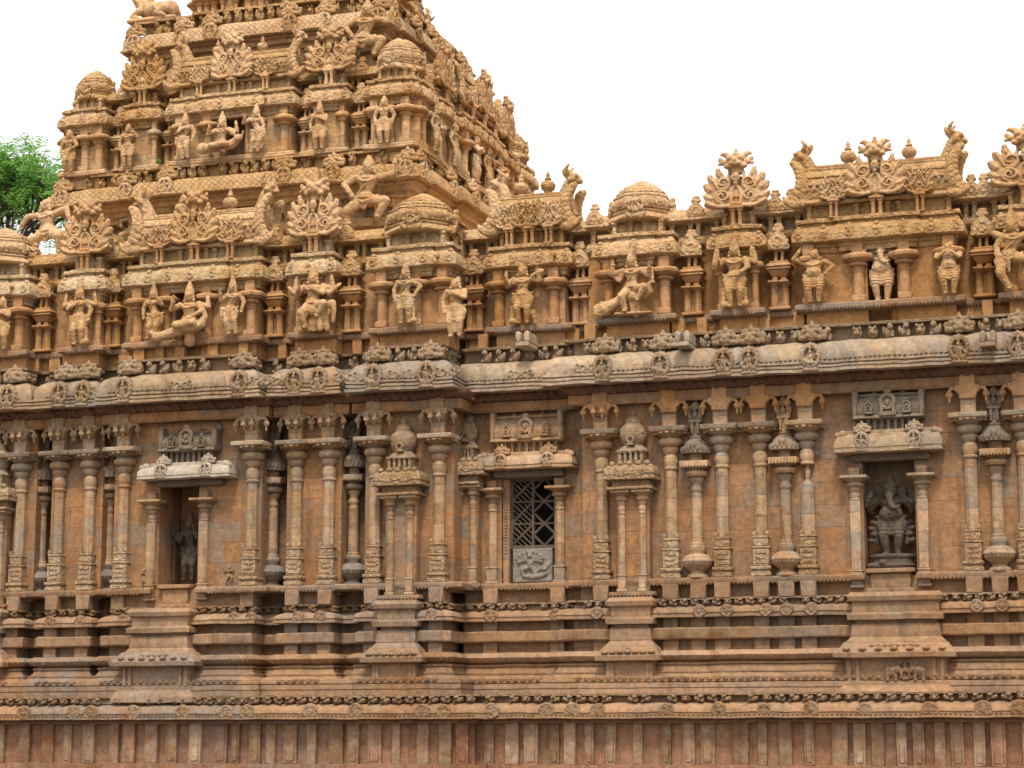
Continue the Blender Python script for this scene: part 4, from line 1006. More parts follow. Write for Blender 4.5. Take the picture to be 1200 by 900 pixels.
b1 = [bay('kuta', -50, 29, YS1, (-40, 24)), bay('nasi', 83, 117, YS1, (84, 116), slim=True), bay('shala', 158, 301, YS1, (163, 196, 244, 295), .38, (205, 237)), bay('nasi', 350, 386, YS1, (351, 385), slim=True), bay('kuta', 445, 526, YS1, (449, 489, 520), .34)]
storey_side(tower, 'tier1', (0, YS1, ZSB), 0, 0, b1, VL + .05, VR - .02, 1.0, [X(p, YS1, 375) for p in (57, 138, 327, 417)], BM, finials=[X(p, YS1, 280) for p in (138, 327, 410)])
b2 = [dict(bay('shala', 582, 662, YS2, (586, 612, 650), .34), small=1)]
storey_side(hall, 'link', (0, YS2, ZSB), 0, 0, b2, VR - .1, X(690, YS3, 375), 1.0, [X(p, YS2, 375) for p in (560, 684)], HM, finials=[X(675, YS2, 250)])
b3 = [bay('kuta', 711, 784, YS3, (715, 780)), bay('nasi', 845, 888, YS3, (847, 886), slim=True), bay('shala', 945, 1121, YS3, (950, 1008, 1062, 1115), .36, (1018, 1053)), bay('nasi', 1184, 1236, YS3, (1187, 1233))]
storey_side(hall, 'hall', (0, YS3, ZSB), 0, 0, b3, X(690, YS3, 375), HEND, 1.0, [X(p, YS3, 375) for p in (815, 917, 981, 1089, 1157)], HM, finials=[X(p, YS3, 240) for p in (700, 818, 911, 929, 1140, 1155)])
m = MB().box(VR + .1, HEND, YS2 + .1, 8, ZSB + 1.3, ZSB + 1.835); obj('flat_roof', to_mesh('flat_roof', m), 'storey_stone', hall, Lc(hall, (0, 0, 0)))
m = MB().box(VL + .15, VR - .1, .4, 8.6, ZSB, ZSB + 1.835); obj('terrace', to_mesh('terrace', m), 'tower_stone', tower, Lc(tower, (0, 0, 0)))

# ------------------------------------------------------------------ upper tiers of the tower
TX, TY = -5.56, 4.68
def ring(h, st=()):
    """square plan with central projections, front face first seen; st = [(half width, extra)]"""
    fr = [(-h, 0)]
    for u, e in st: fr = fr + [(-u, fr[-1][1]), (-u, e)]
    full = fr + [(-x, y) for x, y in fr[::-1]]
    out = []
    for k in (-1, 0, 1, 2):
        c, s = round(math.cos(k * PI / 2)), round(math.sin(k * PI / 2))
        pts = [(x, -h - y) for x, y in full]
        if k < 2: pts = pts[:-1]
        out += [(TX + c * x - s * y, TY + s * x + c * y) for x, y in pts]
    return out
def tier_base(h, zw, zk, zt, zf, st):
    """recessed wall, patterned cornice and lion course under a tier"""
    T = lambda nm, mb, mat, j=.011, sm=38: obj(nm, to_mesh(nm, mb, jit=j, smooth=sm), mat, tower, Lc(tower, (0, 0, 0)))
    r = ring(h, st); H = zk - zw
    T('tier_wall', lump_course(r, zk - .36, zk - .18, .06, .2, int(h * 7)).sweep(r, [(.1, zw - .3), (.1, zw + .1 * H), (-.05, zw + .12 * H), (-.05, zw + .36 * H), (.12, zw + .38 * H), (.14, zw + .50 * H), (-.08, zw + .53 * H), (-.08, zw + .72 * H), (.08, zw + .74 * H), (.1, zk - .2), (.2, zk - .19), (.22, zk - .12), (.32, zk - .11), (.34, zk - .04), (.44, zk - .03), (.44, zk + .03)]), 'tower_stone')
    hh = zt - zk
    T('tier_cornice', MB().sweep(r, [(.1, zk + .03), (.54, zk), (.57, zk + .02), (.57, zk + .12 * hh), (.55, zk + .14 * hh), (.55, zk + .22 * hh), (.53, zk + .25 * hh), (.52, zk + .5 * hh), (.49, zk + .8 * hh), (.44, zt - .01), (.25, zt + .01)]), 'tower_lattice')
    m = MB().sweep(r, [(.22, zt - .02), (.22, zf - .06), (.36, zf - .05), (.36, zf - .01), (.3, zf), (-.5, zf + .004)]); m.join(lump_course(r, zt, zf - .02, .32, .21, int(h * 10)))
    T('lion_course', m, 'tower_carved', .010, 60)
    m = MB().box(TX - h + .2, TX + h - .2, TY - h + .2, TY + h - .2, zw - .3, zf + .0); T('tier_core', m, 'tower_stone')
    for k in (-1, 0, 1):
        c, s = math.cos(k * PI / 2), math.sin(k * PI / 2)
        for u in [-h - .3, -h * .66, -st[-1][0] + .12, st[-1][0] - .12, h * .66, h + .3]:
            e = st[-1][1] if abs(u) < st[-1][0] else st[0][1] if abs(u) < st[0][0] else 0
            y = -h - e - .55; obj('medallion', AM[1], 'tower_carved', tower, Lc(tower, (TX + c * u - s * y, TY + s * u + c * y, zk + .03)), k * PI / 2, (.9, .55, .75)); 
            y += .1; obj('lion_mask', MASK, 'tower_carved', tower, Lc(tower, (TX + c * u - s * y, TY + s * u + c * y, zt - .03)), k * PI / 2, .9)
H2, H3 = 3.0, 2.12
ST2, ST3 = [(2.42, .08), (1.25, .2)], [(1.7, .07), (.9, .17)]
tier_base(H2, ZSB + 1.83, 10.95, 11.27, 11.55, ST2)
S2 = .87
def tbays(sh, na, ku, proj=.34):
    f = lambda k, a, b, p, **kw: dict(kind=k, u0=a, u1=b, pil=p, proj=proj, **kw)
    return [f('kuta', -ku[1], -ku[0], [-ku[1] + .06, -(ku[0] + ku[1]) / 2, -ku[0] - .06]), f('nasi', -na[1], -na[0], [-na[1] + .02, -na[0] - .02], slim=True),
            dict(kind='shala', u0=-sh, u1=sh, pil=[-sh + .1, -sh * .42, sh * .42, sh - .1], proj=proj + .1, open=(-sh * .22, sh * .22)),
            f('nasi', na[0], na[1], [na[0] + .02, na[1] - .02], slim=True), f('kuta', ku[0], ku[1], [ku[0] + .06, (ku[0] + ku[1]) / 2, ku[1] - .06])]
for k in (0, 1, -1):
    storey_side(tower, 'tier2', (TX, TY, 11.55), k * PI / 2, H2 + .04, tbays(1.10, (1.54, 2.07), (2.60, 3.28)), -H2 - .1, H2 + .1, S2, (-2.33, -1.32, 1.32, 2.33), TM, finials=(-2.33, 2.33))
tier_base(H3, 13.0, 14.03, 14.36, 14.68, ST3)
for k in (0, 1, -1):
    storey_side(tower, 'tier3', (TX, TY, 14.68), k * PI / 2, H3 - .55, tbays(.62, (.78, 1.1), (1.2, 1.6), .2), -H3 + .55, H3 - .55, .7, (), TM)
m = MB().box(TX - 1.5, TX + 1.5, TY - 1.5, TY + 1.5, 14.7, 16.6); m.lathe(TX, TY, [(1.2, 16.5), (1.2, 16.9), (1.7, 17), (1.7, 17.1), (1.55, 17.5), (1.4, 18.1), (.9, 18.7), (.3, 19), (.2, 19.2), (.3, 19.4), (.1, 19.8), (0, 20)], 8)
obj('crowning_dome', to_mesh('crowning_dome', m, jit=.01), 'tower_stone', tower, Lc(tower, (0, 0, 0)))
#PART3
# ------------------------------------------------------------------ statues: every body one fused carving
def ik(a, b, l1, l2, hint):
    a = Vector(a); b = Vector(b); d = b - a; L = min(d.length, (l1 + l2) * .995); dn = d.normalized()
    x = (l1 * l1 - l2 * l2 + L * L) / (2 * L); h = math.sqrt(max(l1 * l1 - x * x, 0))
    hv = Vector(hint); hv = hv - dn * hv.dot(dn); hv = hv.normalized() if hv.length > 1e-5 else Vector((0, -1, 0))
    return a + dn * x + hv * h, a + dn * L
def figure(arms, legs='stand', crown='tall', belly=0.0, wide=1.0, hip=.0, lean=0.0, head='human', skirt=True, extra=None, vox=.0115, female=False, face=(0, -1)):
    """stone figure 1 unit tall to the crown of the head, facing -Y, feet at z = 0"""
    m = MB(); w = wide
    pz = {'stand': .5, 'dance': .47, 'squat': .36, 'seat': .12, 'ride': .42, 'lunge': .42, 'lalita': .34}[legs]
    dz = pz - .5; P = Vector((hip * .05, 0, pz)); Cx = lean; Ch = Vector((Cx * .6 - hip * .01, 0, .72 + dz)); Nk = Vector((Cx * .8, -.005, .835 + dz)); Hd = Vector((Cx + hip * .01, -.02, .915 + dz))
    m.ell(P + Vector((0, 0, .02)), (.105 * w, .08, .075)); m.chain([P + Vector((0, 0, .04)), (P + Ch) / 2 + Vector((0, 0, -.0)), Ch], [.09 * w, .07 * w + belly * .3, .095 * w], 12)
    m.ell(Ch + Vector((0, 0, .03)), (.125 * w, .08, .085)); 
    for s in (-1, 1): m.ell(Ch + Vector((s * .055 * w, -.055, .035)), .045 if female else (.05, .03, .035))
    if belly: m.ell((P + Ch) / 2 + Vector((0, -.04, -.03)), (.1 + belly * .5, .08 + belly * .5, .09 + belly * .4), n=14, m=9); m.ell((P + Ch) / 2 + Vector((0, -.135 - belly * .52, -.03)), .016, n=6, m=4)
    m.cap(Ch + Vector((0, 0, .08)), Nk, .045, .04)
    # head
    if head == 'human':
        m.ell(Hd, (.068, .07, .08), n=12, m=9); m.ell(Hd + Vector((0, -.03, -.035)), (.042, .04, .04)); m.lobe(Hd + Vector((0, -.074, -.008)), (0, -.004, -.026), .015)
        for s in (-1, 1):
            m.ell(Hd + Vector((s * .027, -.066, .012)), (.018, .012, .011), n=8, m=5); m.chain([Hd + Vector((s * .008, -.07, .03)), Hd + Vector((s * .045, -.058, .034))], [.006, .005], 6); m.ell(Hd + Vector((s * .07, .0, -.01)), (.018, .022, .035)); m.ell(Hd + Vector((s * .078, -.005, -.065)), .026, n=8, m=6)
        m.ell(Hd + Vector((0, -.066, -.043)), (.022, .012, .009), n=8, m=5); m.tor(Hd + Vector((0, 0, .04)), .062, .013, n=16)
    elif head == 'elephant':
        m.ell(Hd + Vector((0, -.02, .0)), (.085, .09, .09), n=12, m=9)
        for s in (-1, 1):
            m.ell(Hd + Vector((s * .125, .02, -.01)), (.065, .022, .085)); m.ell(Hd + Vector((s * .04, -.09, .015)), (.016, .012, .012), n=7, m=5); m.lobe(Hd + Vector((s * .05, -.1, -.06)), (s * .012, -.03, -.02), .014); m.ell(Hd + Vector((s * .04, -.06, .06)), .045)
        m.chain([Hd + Vector((0, -.09, -.02)), Hd + Vector((0, -.14, -.09)), Hd + Vector((.01, -.15, -.17)), Hd + Vector((.03, -.155, -.24)), Hd + Vector((.08, -.16, -.27)), Hd + Vector((.11, -.16, -.24))], [.05, .044, .038, .032, .028, .022], 10)
    t = Hd.z + .05
    if crown == 'tall':
        m.lathe(Hd.x, Hd.y + .01, [(.06, t - .04), (.078, t), (.078, t + .02), (.066, t + .03), (.07, t + .05), (.06, t + .065), (.062, t + .085), (.05, t + .1), (.052, t + .12), (.04, t + .135), (.04, t + .155), (.026, t + .175), (.028, t + .19), (.0, t + .23)], 14)
    elif crown == 'low':
        m.lathe(Hd.x, Hd.y + .01, [(.06, t - .04), (.078, t - .01), (.076, t + .02), (.06, t + .03), (.055, t + .06), (.03, t + .09), (.034, t + .1), (0, t + .13)], 14)
    elif crown == 'bun': m.ell((Hd.x, Hd.y + .03, Hd.z + .06), (.07, .065, .045)); m.ell((Hd.x + .03, Hd.y + .05, Hd.z + .1), .04)
    # necklace, sacred cord, belt
    m.tor(Ch + Vector((0, -.03, .085)), .062, .014, Matrix.Rotation(.5, 3, 'X'), n=16); m.tor(Ch + Vector((0, -.045, .06)), .085 * w, .010, Matrix.Rotation(.75, 3, 'X'), n=16)
    m.tor(P + Vector((0, 0, .05)), .098 * w, .017, n=18, sy=.82); m.tor(P + Vector((0, -.005, .015)), .108 * w, .015, n=18, sy=.82)
    m.chain([Ch + Vector((.08 * w, -.06, .06)), Ch + Vector((.0, -.1 - belly * .2, -.05)), P + Vector((-.08 * w, -.07, .06))], [.010] * 3, 6)
    # legs
    Lh = {-1: P + Vector((-.058 * w, 0, -.02)), 1: P + Vector((.058 * w, 0, -.02))}
    F_ = {'stand': ((-.065 - hip * .01, -.01, .03), (.065, -.01, .03)), 'dance': ((-.05, -.01, .03), (.15, -.10, .17)), 'squat': ((-.19, -.02, .03), (.19, -.02, .03)), 'seat': ((.10, -.2, .04), (-.10, -.19, .07)),
          'ride': ((-.08, -.1, .04), (.10, -.12, .2)), 'lunge': ((-.21, -.02, .02), (.17, -.08, .16)), 'lalita': ((-.07, -.16, .02), (.04, -.2, .25))}[legs]
    Hn = {'stand': ((-.3, -1, 0), (.3, -1, 0)), 'dance': ((-.8, -.6, 0), (1, -.4, .3)), 'squat': ((-1, -.6, .3), (1, -.6, .3)), 'seat': ((-1, -.25, -.05), (1, -.25, -.05)), 'ride': ((-.4, -1, .3), (1, -.8, .5)), 'lunge': ((-.5, -.8, .2), (1, -.3, .9)), 'lalita': ((-.3, -1, .6), (1, -.5, .1))}[legs]
    for i, s in enumerate((-1, 1)):
        kn, ft = ik(Lh[s], F_[i], .235, .235, Hn[i])
        m.chain([Lh[s], kn], [.08 * w, .058], 11); m.chain([kn, kn.lerp(ft, .4), ft], [.056, .052, .035], 10); m.ell(kn + Vector((0, -.015, 0)), .048)
        d = Vector((s * .25, -1, 0)).normalized() if legs not in ('seat',) else Vector((-s, -.2, 0)).normalized()
        m.lobe(ft + d * .035 + Vector((0, 0, -.012)), d * .06, .026, .9); m.tor(ft + Vector((0, 0, .03)), .034, .012, n=12)
        if skirt:
            for q in (.2, .42, .64, .86): c = Lh[s].lerp(kn, q); ax = (kn - Lh[s]).normalized(); m.tor(c, .066 * w - q * .012, .011, Vector((0, 0, 1)).rotation_difference(ax).to_matrix(), n=14)
            m.tor(kn.lerp(Lh[s], .1), .055, .016, Vector((0, 0, 1)).rotation_difference((kn - Lh[s]).normalized()).to_matrix(), n=14)
    if female: m.lathe(P.x, P.y, [(.1, P.z + .02), (.115, P.z - .05), (.105, P.z - .2), (.10, P.z - .36), (.085, P.z - .42)], 14, None, 1.05, .65)
    if skirt and legs in ('stand', 'dance', 'squat', 'lunge'):
        if legs in ('stand', 'dance'): m.chain([P + Vector((0, -.08, .03)), P + Vector((.0, -.085, -.1)), P + Vector((0, -.075, -.22))], [.028, .026, .016], 8)
        else: m.ell(P + Vector((0, -.045, -.03)), (.085, .05, .075)); m.ell(P + Vector((0, -.05, -.08)), (.05, .03, .07))
        for s in (-1, 1):
            m.chain([P + Vector((s * .11, -.03, .04)), P + Vector((s * .155, -.03, -.06)), P + Vector((s * .135, -.02, -.2))], [.022, .032, .012], 8); m.lobe(P + Vector((s * .15, -.03, .03)), (s * .03, 0, .03), .024)
        m.chain([P + Vector((-.1, -.06, .01)), P + Vector((0, -.1, -.06)), P + Vector((.1, -.06, .01))], [.014] * 3, 7)
    # arms
    for s, hand, hint in arms:
        S = Ch + Vector((s * .135 * w, -.0, .065)); el, hd = ik(S, S + Vector(hand), .155, .15, hint)
        m.ell(S, .056); m.chain([S, el], [.052, .043], 9); m.chain([el, hd], [.042, .031], 9); m.tor(S.lerp(el, .45), .042, .011, Vector((0, 0, 1)).rotation_difference((el - S).normalized()).to_matrix(), n=10)
        d = (hd - el).normalized(); pm = hd + d * .03; m.tor(hd, .028, .010, Vector((0, 0, 1)).rotation_difference(d).to_matrix(), n=10)
        m.ell(pm, (.026, .024, .03)); sd = d.cross(Vector((0, -1, .1))).normalized()
        for q, ln in ((-1.4, .036), (-.45, .044), (.45, .042), (1.4, .034)): a = pm + sd * (q * .0125) + d * .015; k1 = a + d * ln * .6; m.chain([a, k1, k1 + d * ln * .4 + Vector((0, -.015, 0))], [.0095, .0085, .007], 6)
        m.chain([pm - sd * .02, pm - sd * .038 + d * .02], [.010, .008], 6)
    if extra: extra(m, P, Ch, Hd)
    return m
D_, U_ = (0, .3, -1), (0, -.2, 1)
def hang(s): return (s, (s * .05, -.03, -.28), (s * .8, .5, 0))
def up(s): return (s, (s * .09, -.10, .06), (s * .8, .2, -1))
def fore(s): return (s, (s * .02, -.16, -.05), (s * .9, .1, -1))
def abh(s): return (s, (s * .05, -.15, .04), (s * .8, .1, -1))
def fold(s): return (s, (-s * .10, -.12, -.06), (s, -.1, -.9))
def back(s): return (s, (s * .13, .02, .10), (s, .1, -.6))
def club(s):
    def f(m, P, C, H):
        m.cap((s * .16, -.05, .02), (s * .17, -.06, .3), .035, .018); m.ell((s * .16, -.05, .05), .06)
    return f
def halo(m, P, C, H):
    for s in (-1, 1):
        for k in range(4): a = .2 + k * .42; m.lobe(C + Vector((s * (.2 + .05 * math.cos(a)), .05, .0 + .17 * math.sin(a))), (s * .05 * math.cos(a), 0, .05), .03)
def horn(m, P, C, H): m.cap(C + Vector((.16, -.1, .1)), C + Vector((.32, -.08, .17)), .025, .05); club(-1)(m, P, C, H); m.chain([(.16, 0, .2), (.2, 0, .0)], [.05, .02])
def peacock(m, P, C, H):
    m.ell((.0, .0, .28), (.2, .1, .09)); m.chain([(-.12, 0, .26), (-.3, 0, .16), (-.42, 0, .1)], [.08, .09, .12], 9); m.ell((-.46, 0, .1), (.14, .07, .11))
    for k in range(6): m.lobe((-.5 + .02 * k, -.05, .02 + .035 * k), (-.08, 0, .02), .025)
    m.chain([(.16, -.02, .28), (.27, -.03, .34), (.25, -.03, .45), (.29, -.05, .49)], [.07, .045, .035, .03], 8); m.lobe((.33, -.06, .48), (.04, 0, -.01), .014)
    for x in (-.02, .08): m.cap((x, -.03, .2), (x + .02, -.04, .02), .025, .018)
    m.box(-.25, .3, -.1, .08, -.02, .02); m.cap((.05, .02, .2), (.05, .02, .0), .06)
def goosemount(m, P, C, H):
    m.ell((.0, -.06, .03), (.24, .15, .10), n=14, m=8); m.chain([(-.12, -.02, .0), (-.3, -.05, -.06), (-.44, -.06, -.10)], [.1, .075, .07], 9); m.ell((-.48, -.06, -.1), (.09, .07, .08)); m.lobe((-.55, -.08, -.05), (-.06, 0, .05), .04)
    m.chain([(.2, -.04, .06), (.27, -.04, .18), (.25, -.05, .3)], [.08, .045, .03], 8); m.cap((0, .02, .0), (0, .04, -.2), .075, .085)
def bullmount(m, P, C, H):
    m.ell((-.05, -.03, .06), (.3, .11, .11), n=14, m=8); m.ell((-.36, -.03, .05), (.13, .11, .12)); m.chain([(.18, -.03, .08), (.3, -.04, .15)], [.1, .08], 9); m.ell((.34, -.06, .2), (.09, .07, .08)); m.ell((.36, -.13, .16), .05)
    for s in (-1, 1): m.lobe((.34 + s * .08, -.04, .29), (s * .02, 0, .07), .02)
    m.chain([(.02, -.1, .0), (.1, -.13, -.08)], [.05, .03], 8)
def horsemount(m, P, C, H):
    m.ell((.02, .0, .33), (.22, .11, .12), n=14, m=8)
    for x, y in ((-.16, -.06), (.14, -.06), (.22, .0)): m.chain([(x, y, .3), (x - .02, y - .02, .16), (x, y - .01, .0)], [.07, .05, .045], 9)
    m.chain([(.2, 0, .36), (.3, -.02, .42), (.33, -.03, .3), (.32, -.03, .12)], [.08, .06, .04, .03], 8); m.lobe((-.1, -.12, .2), (-.05, -.02, -.08), .05); m.box(-.1, .12, -.03, .06, -.02, .3)
def anjali(m, P, C, H): m.lobe(C + Vector((0, -.17, .06)), (0, -.01, .06), .03)
def staffed(m, P, C, H): m.cap((-.26, -.04, 0), (-.26, -.06, 1.02), .016); m.ell((.2, .0, .2), (.07, .04, .16))
def mrow(mb): return mb
def stat(name, mb, label, cat, px, py, Y, h, mat='statue_stone', rz=0.0, sx=1, vox=.0092, key=None, z=None, x=None, group=None):
    me = cached(('st', key or label), lambda: carve(name, mb() if callable(mb) else mb, vox, .0022, 26))
    if x is None: x, z = W(px, py, Y)
    o = obj(name, me, mat, None, (x, Y, z), rz, (h * sx * (1.0 if mat in ('granite', 'pilaster_carved') or name == 'bull_statue' else 1.24), h * 1.1, h * (1.0 if mat in ('granite', 'pilaster_carved') or name == 'bull_statue' else 1.11))); tag(o, label, cat, group or ('giants bracing the tower tiers' if name == 'giant_statue' else 'bulls on the top terrace' if name == 'bull_statue' else 'small figures carved on the wall' if name == 'small_relief_figure' else 'figures in the wall niches' if mat == 'granite' else 'statues on the storeys of tower and hall')); return o
ZF = ZSB + .10
def stand(name, mbf, label, cat, px, Y, h, z=ZF, **kw):
    py = kw.pop('py', 370)
    return stat(name, mbf, label, cat, None, None, Y, h, x=X(px, Y, py), z=z, **kw)
S1 = YS1 - .34 - .22; S3 = YS3 - .36 - .2; S2_ = YS2 - .34 - .2
# --- hall storey
stand('standing_statue', lambda: figure([(1, (.12, -.1, .09), (.6, 0, -1)), (-1, (-.1, -.12, -.02), (-.8, .2, -1)), back(1), back(-1)], extra=horn, wide=1.1), 'crowned stone figure blowing a horn, beneath the small barrel roof joining tower and hall', 'statue', 613, S2_, .84, z=ZF)
stand('rider_statue', lambda: figure([(1, (.15, -.12, .02), (.6, .1, -1)), (-1, (-.13, -.08, .1), (-.9, 0, -.6)), (1, (.16, .0, -.14), (1, 0, -.3)), (-1, (-.16, 0, -.05), (-1, 0, -.6))], legs='ride', extra=peacock), 'crowned stone rider seated on a long tailed peacock', 'statue', 741, S3 - .02, .88)
stand('standing_statue', lambda: figure([back(1), back(-1), (-1, (-.06, -.12, -.06), (-.9, 0, -1)), (1, (-.05, -.12, -.23), (1, .1, -.3))], extra=lambda m, P, C, H: [club(-1)(m, P, C, H), club(1)(m, P, C, H), m.cap(C + Vector((-.25, 0, .1)), C + Vector((-.26, 0, .24)), .03, .04), m.cap(C + Vector((.25, 0, .1)), C + Vector((.26, 0, .24)), .03, .04)], wide=1.15), 'crowned four armed stone figure with clubs, below the free standing winged gable of the hall', 'statue', 862, S3, .86)
stand('dwarf_statue', lambda: figure([(-1, (-.05, -.06, .2), (-1, 0, .1)), (1, (.05, -.08, -.2), (1, .3, -.2))], belly=.06, wide=1.3, crown='bun'), 'plump stone dwarf raising one arm, beside the elephant headed figure of the upper storey', 'statue', 955, S3, .72, sx=1.1)
stand('elephant_headed_statue', lambda: figure([abh(-1), fore(1), back(1), back(-1)], head='elephant', belly=.09, wide=1.35, crown='low', extra=halo), 'pale elephant headed figure standing in a dark opening of the upper storey', 'statue', 1035, YS3 - .36 + .02, .80, sx=1.08)
stand('dwarf_statue', lambda: figure([(-1, (.11, -.15, .02), (-1, -.1, -1)), (1, (-.11, -.15, .02), (1, -.1, -1))], belly=.05, wide=1.3, crown='bun', extra=anjali), 'plump stone dwarf pressing its palms together on the upper storey of the hall', 'statue', 1114, S3, .70, sx=1.08)
stand('dancing_statue', lambda: figure([(-1, (-.08, -.08, .2), (-1, 0, .2)), (1, (.14, -.08, .1), (1, 0, -.6)), hang(-1)], legs='dance', hip=-1), 'slender dancing stone figure with one leg lifted, at the far end of the hall parapet', 'statue', 1190, S3, .98)
# --- tower first storey
stand('standing_statue', lambda: figure([hang(-1), fold(1)], crown='low'), 'stone guard below the outermost dome of the lowest tower storey, cut by the frame', 'statue', 3, S1, .78)
stand('standing_statue', lambda: figure([fold(-1), back(1), back(-1), hang(1)], extra=club(1)), 'four armed crowned stone figure with hand on chest, between the outermost dome and barrel roof', 'statue', 93, S1, .84)
stand('standing_statue', lambda: figure([hang(-1), abh(1)], female=True, hip=1.2, wide=.85), 'slender stone woman holding one hand at her waist, beside the figure seated on a goose', 'statue', 179, S1 - .05, .74)
stand('seated_statue', lambda: figure([back(1), back(-1), abh(-1), (1, (-.02, -.14, -.2), (1, 0, -.5))], legs='seat', wide=1.1, extra=goosemount), 'crowned stone figure seated cross legged on a goose before a dark opening', 'statue', 222, S1 - .08, .92, z=ZF + .13)
stand('standing_statue', lambda: figure([hang(1), (-1, (-.1, -.1, .03), (-1, 0, -.8))], female=True, hip=-1.2, wide=.88), 'slender stone woman with one arm hanging, between the goose rider and the many armed rider', 'statue', 273, S1 - .05, .76)
stand('rider_statue', lambda: figure([back(1), back(-1), fore(-1), fold(1), (1, (.2, .02, -.02), (1, 0, -.6)), (-1, (-.2, .02, -.02), (-1, 0, -.6))], legs='ride', wide=1.1, extra=horsemount), 'many armed stone rider astride a stocky four legged animal', 'statue', 367, S1, .92)
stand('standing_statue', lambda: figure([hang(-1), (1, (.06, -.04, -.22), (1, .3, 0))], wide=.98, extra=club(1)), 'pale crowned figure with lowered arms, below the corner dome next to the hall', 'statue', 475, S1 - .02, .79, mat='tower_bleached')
stand('standing_statue', lambda: figure([hang(-1), fold(1)], crown='bun', female=True, skirt=True), 'stone woman with one arm across her chest at the corner between tower and hall', 'statue', 534, YV - .55, .84, z=F3T + .01, py=395)
# --- niches of the main wall
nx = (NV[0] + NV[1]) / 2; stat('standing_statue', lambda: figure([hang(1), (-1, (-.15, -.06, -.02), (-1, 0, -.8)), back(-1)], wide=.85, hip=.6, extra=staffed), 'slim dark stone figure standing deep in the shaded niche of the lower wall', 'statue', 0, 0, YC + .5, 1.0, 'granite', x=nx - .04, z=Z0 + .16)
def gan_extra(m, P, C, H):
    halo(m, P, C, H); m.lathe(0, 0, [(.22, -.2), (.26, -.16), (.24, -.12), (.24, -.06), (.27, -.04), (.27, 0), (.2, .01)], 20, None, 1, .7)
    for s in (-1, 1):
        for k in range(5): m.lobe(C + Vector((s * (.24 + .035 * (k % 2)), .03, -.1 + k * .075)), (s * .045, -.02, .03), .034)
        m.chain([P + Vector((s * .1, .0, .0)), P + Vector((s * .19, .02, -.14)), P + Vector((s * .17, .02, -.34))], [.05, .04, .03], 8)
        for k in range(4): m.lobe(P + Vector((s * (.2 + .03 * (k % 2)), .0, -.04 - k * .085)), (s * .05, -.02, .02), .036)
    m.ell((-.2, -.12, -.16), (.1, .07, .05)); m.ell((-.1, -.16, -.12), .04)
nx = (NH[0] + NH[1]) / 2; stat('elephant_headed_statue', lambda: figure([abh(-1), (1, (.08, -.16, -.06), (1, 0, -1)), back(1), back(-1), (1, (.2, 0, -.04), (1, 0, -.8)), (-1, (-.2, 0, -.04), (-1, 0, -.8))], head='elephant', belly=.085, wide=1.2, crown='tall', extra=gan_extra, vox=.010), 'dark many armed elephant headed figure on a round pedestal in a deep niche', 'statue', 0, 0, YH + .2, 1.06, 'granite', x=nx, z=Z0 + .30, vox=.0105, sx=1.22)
stat('small_relief_figure', lambda: figure([(-1, (.11, -.14, .0), (-1, 0, -1)), (1, (-.11, -.14, .0), (1, 0, -1))], wide=1.1), 'tiny praying stone figure on the lower wall beside the shaded niche', 'relief figure', 0, 0, YC - .02, .27, 'pilaster_carved', x=X(170, YC, 670), z=Z0 + .05, vox=.018)
stat('small_relief_figure', lambda: figure([(-1, (-.15, -.05, .05), (-1, 0, -.4)), (1, (.15, -.05, .08), (1, 0, -.4))], legs='dance', wide=1.1), 'tiny dancing stone figure on the lower wall beside the shaded niche', 'relief figure', 0, 0, YC - .02, .29, 'pilaster_carved', x=X(269, YC, 670), z=Z0 + .05, vox=.018)
# --- giants bracing the tier above the lowest roofs
GY = TY - H2 - .42
def giant(px, py, Y, h, rz, label, mb, key, mat='statue_stone', sx=1): return stat('giant_statue', mb, label, 'statue', px, py, Y, h, mat, rz, sx, key=key)
giant(56, 300, GY - .1, 1.08, -.25, 'big bald stone giant with bent elbows at the tower corner in front of the tree', lambda: figure([(-1, (-.22, -.04, -.12), (-1, 0, .6)), (1, (.2, -.02, -.1), (1, 0, .7))], legs='squat', wide=1.12, crown='bun', lean=-.05), 'giant1', sx=1.15)
giant(427, 271, GY - .28, 1.18, .1, 'big striding stone giant propping the second tier, beside the lower corner dome', lambda: figure([(1, (.19, -.02, .18), (.6, 0, -1)), (-1, (-.05, -.08, -.2), (-1, 0, 0))], legs='lunge', crown='low', wide=1.05, lean=.05), 'giant2')
for px, py, h, lab in ((155, 287, .66, 'small squatting stone figure in the shade between a winged gable and the lower barrel roof'), (327, 262, .62, 'small squatting stone figure in shade just behind the end of the lower barrel roof'), (347, 258, .58, 'small squatting stone figure in shade, half hidden by the winged gable near the striding giant')):
    giant(px, py, GY + .15, h, 0, lab, lambda: figure([(1, (.1, -.04, .2), (1, 0, -.2)), (-1, (-.1, -.1, -.15), (-1, 0, .2))], legs='squat', crown='bun'), 'giant3')
